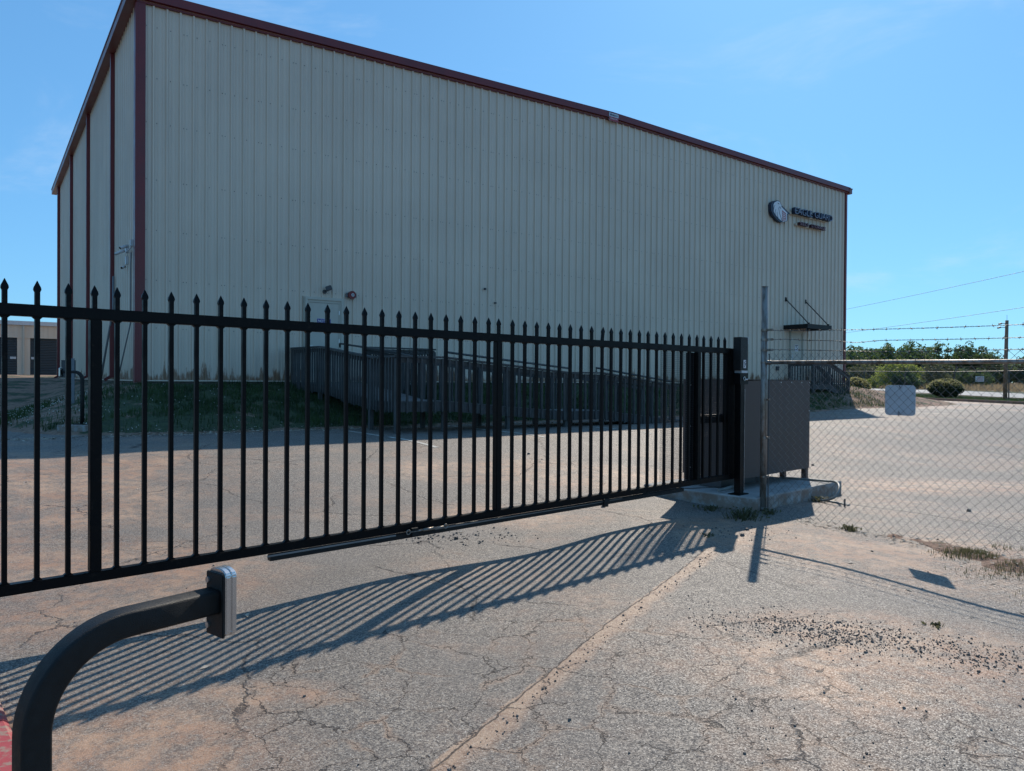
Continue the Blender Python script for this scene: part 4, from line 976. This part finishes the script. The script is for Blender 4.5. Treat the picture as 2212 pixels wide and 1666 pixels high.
# the wood on the skyline reads as one mass
wood = MB(); wtr = MB(); x = 36.
while x < 104:
    for row in range(3):
        Y = 112 + row * 9 + rng.uniform(-3, 3) - .10 * (x - 50); X = x + rng.uniform(-2, 2); z0 = ground(X, Y)
        hh = rng.uniform(3.7, 5.5) + .6 * math.sin(x * .21 + 1.0) + (1.1 if X < 70 else 0) + (0.5 if row == 2 else 0)
        rx = rng.uniform(1.7, 3.0)
        crown(rng, rx, hh * .46, 40, 42, .20, 0, wood, (X, Y, z0 + hh * .52))
        wtr.tube([(X, Y, z0 - .3), (X, Y, z0 + hh * .6)], .14, 5)
    x += 1.75
wd_ = wood.build('woodland', M['leaf'], None, False, False); tag(wd_, 'dark green wood along the far edge of the field', 'woodland', None, 'stuff')
wt = wtr.build('trunks', M['bark'], wd_)
def tree(name, label, X, Y, rx, hh, nc, nl, lr, mat, low=.1, seed=1, group=None):
    r_ = random.Random(seed); z0 = ground(X, Y); t_ = thing(name, label, 'tree' if 'tree' in name else 'bush', (X, Y, z0), 0, group)
    hc = hh * (1 - low) / 2; m_ = crown(r_, rx, hc * .9, nc, nl, lr, 0, None, (0, 0, hh * low + hc)); m_.build('crown', mat, t_, False, False)
    trunkmesh(hh * .8, .05 + rx * .03, r_, rx * .6).build('trunk', M['bark'], t_); return t_
tree('broad_tree', 'bright yellow green rounded tree behind the road, left of the pole', 46.2, 89, 2.5, 3.6, 130, 60, .11, M['leafy'], .02, 5)
tree('broad_tree', 'small dark green tree tucked in at the foot of the yellow green tree', 45.6, 86, 1.7, 1.9, 70, 60, .10, M['leaf'], .0, 6)
tree('olive_tree', 'olive grey airy tree just right of the yellow green tree', 51.4, 91, 1.9, 3.5, 80, 45, .11, M['leafo'], .02, 7)
tree('young_tree', 'mid green young tree beside the warehouse corner on the right', 46.8, 99, 1.8, 3.5, 90, 50, .12, M['leafo'], .0, 8)
tree('scrub_bush', 'low yellowish scrub between the young tree and the road', 44.9, 93.5, 1.3, 1.4, 50, 50, .09, M['leafy'], .0, 9)
tree('scrub_bush', 'low mid green scrub right of the olive tree', 57.5, 93, 2.2, 2.6, 70, 45, .12, M['leaf'], .0, 10)
def shrub(name, label, X, Y, rx, hh, seed):
    r_ = random.Random(seed); z0 = ground(X, Y); t_ = thing(name, label, 'shrub', (X, Y, z0))
    m_ = MB(); m2 = MB()
    for k in range(8200):
        d = Vector((r_.gauss(0, 1), r_.gauss(0, 1), r_.gauss(0, 1))).normalized(); rad = r_.uniform(.72, 1.0) + .06 * math.sin(5 * d.x + 3 * d.y) + .05 * math.sin(7 * d.z + 4 * d.x)
        p = (d.x * rx * rad, d.y * rx * rad, hh * .5 + d.z * hh * .5 * rad)
        if p[2] < .08: continue
        if d.z > .35 and r_.random() < .4: leafquad(m2, (p[0], p[1], p[2] + .03), .055, r_)
        else: leafquad(m_, p, .06, r_)
    for k in range(700):
        d = Vector((r_.gauss(0, 1), r_.gauss(0, 1), abs(r_.gauss(0, 1)) * .8)).normalized(); q = r_.uniform(1.0, 1.13)
        leafquad(m2, (d.x * rx * q, d.y * rx * q, hh * .5 + d.z * hh * .5 * q), .045, r_)
    m_.build('foliage', M['leafd'], t_, False, False); m2.build('new_growth', M['leaftip'], t_, False, False)
    c = MB()                                        # dense twiggy heart
    for k in range(26):
        a = r_.uniform(0, 6.28); e = r_.uniform(.1, .75); c.tube([(0, 0, 0), (math.cos(a) * rx * e * .5, math.sin(a) * rx * e * .5, hh * .35), (math.cos(a) * rx * e, math.sin(a) * rx * e, hh * r_.uniform(.4, .85))], .022, 4)
    c.build('stems', M['bark'], t_); return t_
shrub('round_shrub', 'round dark shrub with pale new growth on the grass strip by the far fence', 30.0, 51.6, 1.05, 1.28, 3)
shrub('round_shrub', 'round shrub beside the right corner of the warehouse behind the steps', 19.9, 43.4, .85, 1.15, 4)

def blades(name, label, cat, n, sampler, h0, h1, wd, mat, seed, zf=ground, kind='stuff'):
    r_ = random.Random(seed); m_ = MB(); c = 0; guard = 0
    while c < n and guard < n * 6:
        guard += 1; p = sampler(r_)
        if p is None: continue
        X, Y = p; z = zf(X, Y); h = r_.uniform(h0, h1); a = r_.uniform(0, 6.28); ca, sa = math.cos(a), math.sin(a); le = r_.uniform(-.5, .5) * h; w2 = wd * r_.uniform(.6, 1.3)
        m_.add([(X - ca * w2, Y - sa * w2, z - .01), (X + ca * w2, Y + sa * w2, z - .01), (X - sa * le * .5 + ca * w2 * .5, Y + ca * le * .5 + sa * w2 * .5, z + h * .6), (X - sa * le, Y + ca * le, z + h)], [(0, 1, 2), (0, 2, 3)]); c += 1
    return tag(m_.build(name, mat, None, False, False), label, cat, None, kind)
def bank_s(r_):
    s_ = r_.uniform(-3.5, 29.5); w_ = r_.uniform(-3 if s_ < 0 else .05, 4.6)
    X, Y, _ = BW(s_, w_)
    if ground(X, Y) < lot(X, Y) + .03: return None
    dry = vn(X * .7 + 5, Y * .7)
    if s_ < 2.2 and (dry > .55 or w_ > 3.2 - .5 * dry) and r_.random() < .85: return None
    if vn(X * 2.6, Y * 2.6) + .5 * vn(X * 7, Y * 7) < .52: return None
    if s_ > 12 and r_.random() < .45: return None
    return X, Y
blades('bank_grass', 'short grass on the shaded bank below the warehouse wall', 'grass', 38000, bank_s, .04, .17, .009, M['grass'], 1)
def bankr(r_):
    X = r_.uniform(15, 33.8); Y = r_.uniform(34, 60); s_, w_ = sw(X, Y)
    if s_ < 29.5 and w_ < .1: return None
    if X < 26.4 and ground(X, Y) < lot(X, Y) + .03: return None
    if X < 26.4 and vn(X * .45, Y * .45) < .5: return None
    return X, Y
blades('verge_grass', 'sunlit grass on the verge and mound right of the warehouse', 'grass', 30000, bankr, .03, .10, .012, M['grass'], 2)
def fieldr(r_): X = r_.uniform(43.5, 72); Y = r_.uniform(60, 112); return (X, Y) if (X > 47 or r_.random() < .6) else None
M['dry'] = leafmat('dry_field_grass', (.20, .15, .085), (.33, .25, .15), .4, .3)
blades('field_grass', 'tall dry tan grass in the field before the wood', 'grass', 26000, lambda r_: (r_.uniform(46.5, 112), r_.uniform(52, 112)), .25, .8, .05, M['dry'], 3)
# clover flowers
r_ = random.Random(21); q = MB(); c = 0
while c < 380:
    s_ = r_.uniform(-3.2, 3.4); w_ = r_.uniform(-2.5, 4.2); X, Y, _ = BW(s_, w_)
    if (s_ > 0 and w_ < .1) or ground(X, Y) < lot(X, Y) + .04: continue
    dens = .9 * (1 - S(-1, 2.2, s_)) * S(.5, .68, vn(X * 1.3, Y * 1.3 + 7)) + .03
    if r_.random() > dens: continue
    z = ground(X, Y) + r_.uniform(.05, .11); k = r_.uniform(.008, .015)
    q.add([(X - k, Y, z), (X, Y - k, z), (X + k, Y, z), (X, Y + k, z), (X, Y, z + k), (X, Y, z - k)], [(0, 1, 4), (1, 2, 4), (2, 3, 4), (3, 0, 4), (1, 0, 5), (2, 1, 5), (3, 2, 5), (0, 3, 5)]); c += 1
tag(q.build('clover_flowers', M['flower'], None, False, False), 'small white clover flowers dotted over the shaded bank', 'flowers', None, 'stuff')
# litter along the foot of the bank and beside the fence
r_ = random.Random(22); q = MB()
def flake(X, Y, k):
    z = max(ground(X, Y), lot(X, Y)) + .004; a = r_.uniform(0, 6.28); u = r_.uniform(-.5, .5) * k
    q.add([(X + math.cos(a) * k, Y + math.sin(a) * k, z), (X - math.sin(a) * k * .45, Y + math.cos(a) * k * .45, z + abs(u)), (X - math.cos(a) * k, Y - math.sin(a) * k, z + .003), (X + math.sin(a) * k * .45, Y - math.cos(a) * k * .45, z + .006)], [(0, 1, 2, 3)])
for _ in range(1500):
    s_ = r_.uniform(-3, 9); X, Y, _z = BW(s_, 4.42 + r_.gauss(0, .2) + .25 * S(2, 6, s_)); flake(X, Y, r_.uniform(.015, .05))
for _ in range(420):
    f_ = r_.uniform(.5, 4.2); wd_e = S(1.7, 3.0, f_); o_ = r_.gauss(-.05 - .33 * wd_e, .12 + .3 * wd_e); flake(F0[0] + .583 * f_ + .812 * o_ - .1, F0[1] - .812 * f_ + .583 * o_, r_.uniform(.008, .03))
for X, Y in ((-1.62, 3.95), (-1.7, 4.8), (3.0, 5.6), (3.55, 5.15), (-.5, 7.4), (2.9, 6.35), (-1.9, 6.4), (.2, 9.3)): flake(X, Y, .035)
for _ in range(60): flake(r_.uniform(-9, 6), r_.uniform(3, 16), r_.uniform(.008, .02))
tag(q.build('leaf_litter', M['litter'], None, False, False), 'pale dry leaves and chips scattered on the ground', 'leaf litter', None, 'stuff')
# loose asphalt crumbs
r_ = random.Random(23); q = MB()
def stone(X, Y, k, zf=lot):
    k *= .68 if k < .024 else 1.
    z = zf(X, Y); vs = []
    for a in range(5):
        th = a * 1.2566 + r_.uniform(-.3, .3); rr_ = k * r_.uniform(.75, 1.15); vs.append((X + math.cos(th) * rr_, Y + math.sin(th) * rr_, z - .002))
    vs += [(x + (X - x) * .35, y + (Y - y) * .35, z + k * r_.uniform(.6, 1.1)) for x, y, _z in vs]
    q.add(vs, [(i, (i + 1) % 5, 5 + (i + 1) % 5, 5 + i) for i in range(5)] + [(5, 6, 7, 8, 9)])
for _ in range(1900):
    u = r_.gauss(0, 1); v_ = r_.gauss(0, 1); stone(1.95 + .36 * u, 4.55 + .19 * v_ - .10 * u, max(.0035, r_.lognormvariate(-5.15, .38)))
for _ in range(520): u = r_.gauss(0, 1); v_ = r_.gauss(0, 1); stone(2.75 + .25 * u, 4.15 + .16 * v_, max(.003, r_.lognormvariate(-5.0, .4)))
for _ in range(170): stone(r_.uniform(.9, 2.6), r_.uniform(2.4, 3.6), max(.003, r_.lognormvariate(-5.1, .4)))
for _ in range(260): stone(r_.uniform(-7, 8), r_.uniform(2.6, 18), max(.004, r_.lognormvariate(-4.85, .45)))
for _ in range(160): stone(-.6 + .35 * r_.gauss(0, 1), 7.2 + .2 * r_.gauss(0, 1), max(.004, r_.lognormvariate(-4.5, .4)))
for _ in range(90): stone(2.2 + .35 * r_.gauss(0, 1), 7.6 + .3 * r_.gauss(0, 1), max(.004, r_.lognormvariate(-4.6, .4)))
for X, Y, k in ((5.6, 9.1, .035), (4.9, 11.3, .025), (5.3, 13.1, .03), (6.4, 12.5, .024), (4.3, 7.5, .018), (3.35, 6.9, .02), (1.1, 8.9, .03), (1.35, 9.5, .025)): stone(X, Y, k)
for _ in range(220):
    u = r_.uniform(0, 1); stone(-.317 + 2.2 * u + .06 + r_.gauss(0, .025), 2.896 + 4.0 * u + r_.gauss(0, .025), max(.003, r_.lognormvariate(-5.1, .4)))
tag(q.build('gravel', M['stone'], None, False, False), 'dark loose asphalt crumbs scattered on the pavement', 'gravel', None, 'stuff')
# weeds
def weed(label, X, Y, rad, n, h, seed, zf=None):
    r_ = random.Random(seed); zf = zf or (lambda a, b: max(ground(a, b), lot(a, b))); t_ = thing('weed', label, 'weed', (X, Y, zf(X, Y)), 0, 'weeds growing along the fence and slab'); m_ = MB()
    for k in range(n):
        a = r_.uniform(0, 6.28); d = rad * abs(r_.gauss(0, .5)); bx, by = math.cos(a) * d, math.sin(a) * d; hh = h * r_.uniform(.3, 1.) * (1 - .4 * d / rad); lx_, ly_ = bx + math.cos(a) * hh * .6, by + math.sin(a) * hh * .6
        wv = Vector((-math.sin(a), math.cos(a), 0)) * .007
        m_.add([(bx - wv.x, by - wv.y, 0), (bx + wv.x, by + wv.y, 0), (lx_ * .6 + bx * .4 + wv.x, ly_ * .6 + by * .4 + wv.y, hh * .7), (lx_, ly_, hh)], [(0, 1, 2), (0, 2, 3)])
        if r_.random() < .5: leafquad(m_, (lx_, ly_, hh), .018, r_)
    m_.build('leaves', M['weed'], t_, False, False)
    c = MB()
    for k in range(6): a = r_.uniform(0, 6.28); c.tube([(0, 0, 0), (math.cos(a) * rad * .3, math.sin(a) * rad * .3, h * .8)], .002, 4)
    c.build('stems', M['weed'], t_)
weed('broad leafy green weed in the shade below the slab corner', 2.66, 8.52, .25, 170, .13, 31)
weed('darker low weed against the slab face left of the leafy one', 2.42, 9.05, .20, 80, .07, 32)
weed('weed at the foot of the galvanised terminal post', 3.06, 8.80, .14, 60, .07, 33)
weed('pale weed growing under the loose cable loop', 4.04, 9.80, .15, 80, .08, 34)
weed('small green tuft below the fence mesh under the hanging sign', 3.62, 7.98, .11, 60, .06, 35)
weed('tiny tuft beside the gate shadow near the post', 1.95, 7.35, .09, 30, .03, 36)
weed('small tuft on the asphalt beside the rail shadow', 2.72, 4.75, .05, 18, .03, 37)
def wr(r_):
    a = r_.random()
    if a < .62:
        f_ = r_.uniform(1.2, 4.4); wd_e = S(1.7, 3.0, f_); o_ = r_.gauss(-.04 - .34 * wd_e, .08 + .30 * wd_e); X, Y = F0[0] + .583 * f_ + .812 * o_, F0[1] - .812 * f_ + .583 * o_
        if vn(X * 3.1, Y * 3.1) < .60 - .10 * S(2, 3.5, f_): return None
    else:
        X, Y = r_.uniform(-3.6, -2.45), r_.uniform(3.3, 5.2)
        if ground(X, Y) < lot(X, Y) - .0 or vn(X * 4, Y * 4) < .45: return None
    return X, Y
blades('ground_weeds', 'low patchy green weeds along the fence foot and the left kerb', 'weeds', 5200, wr, .012, .055, .003, M['weed'], 5, lambda a, b: max(ground(a, b), lot(a, b)))
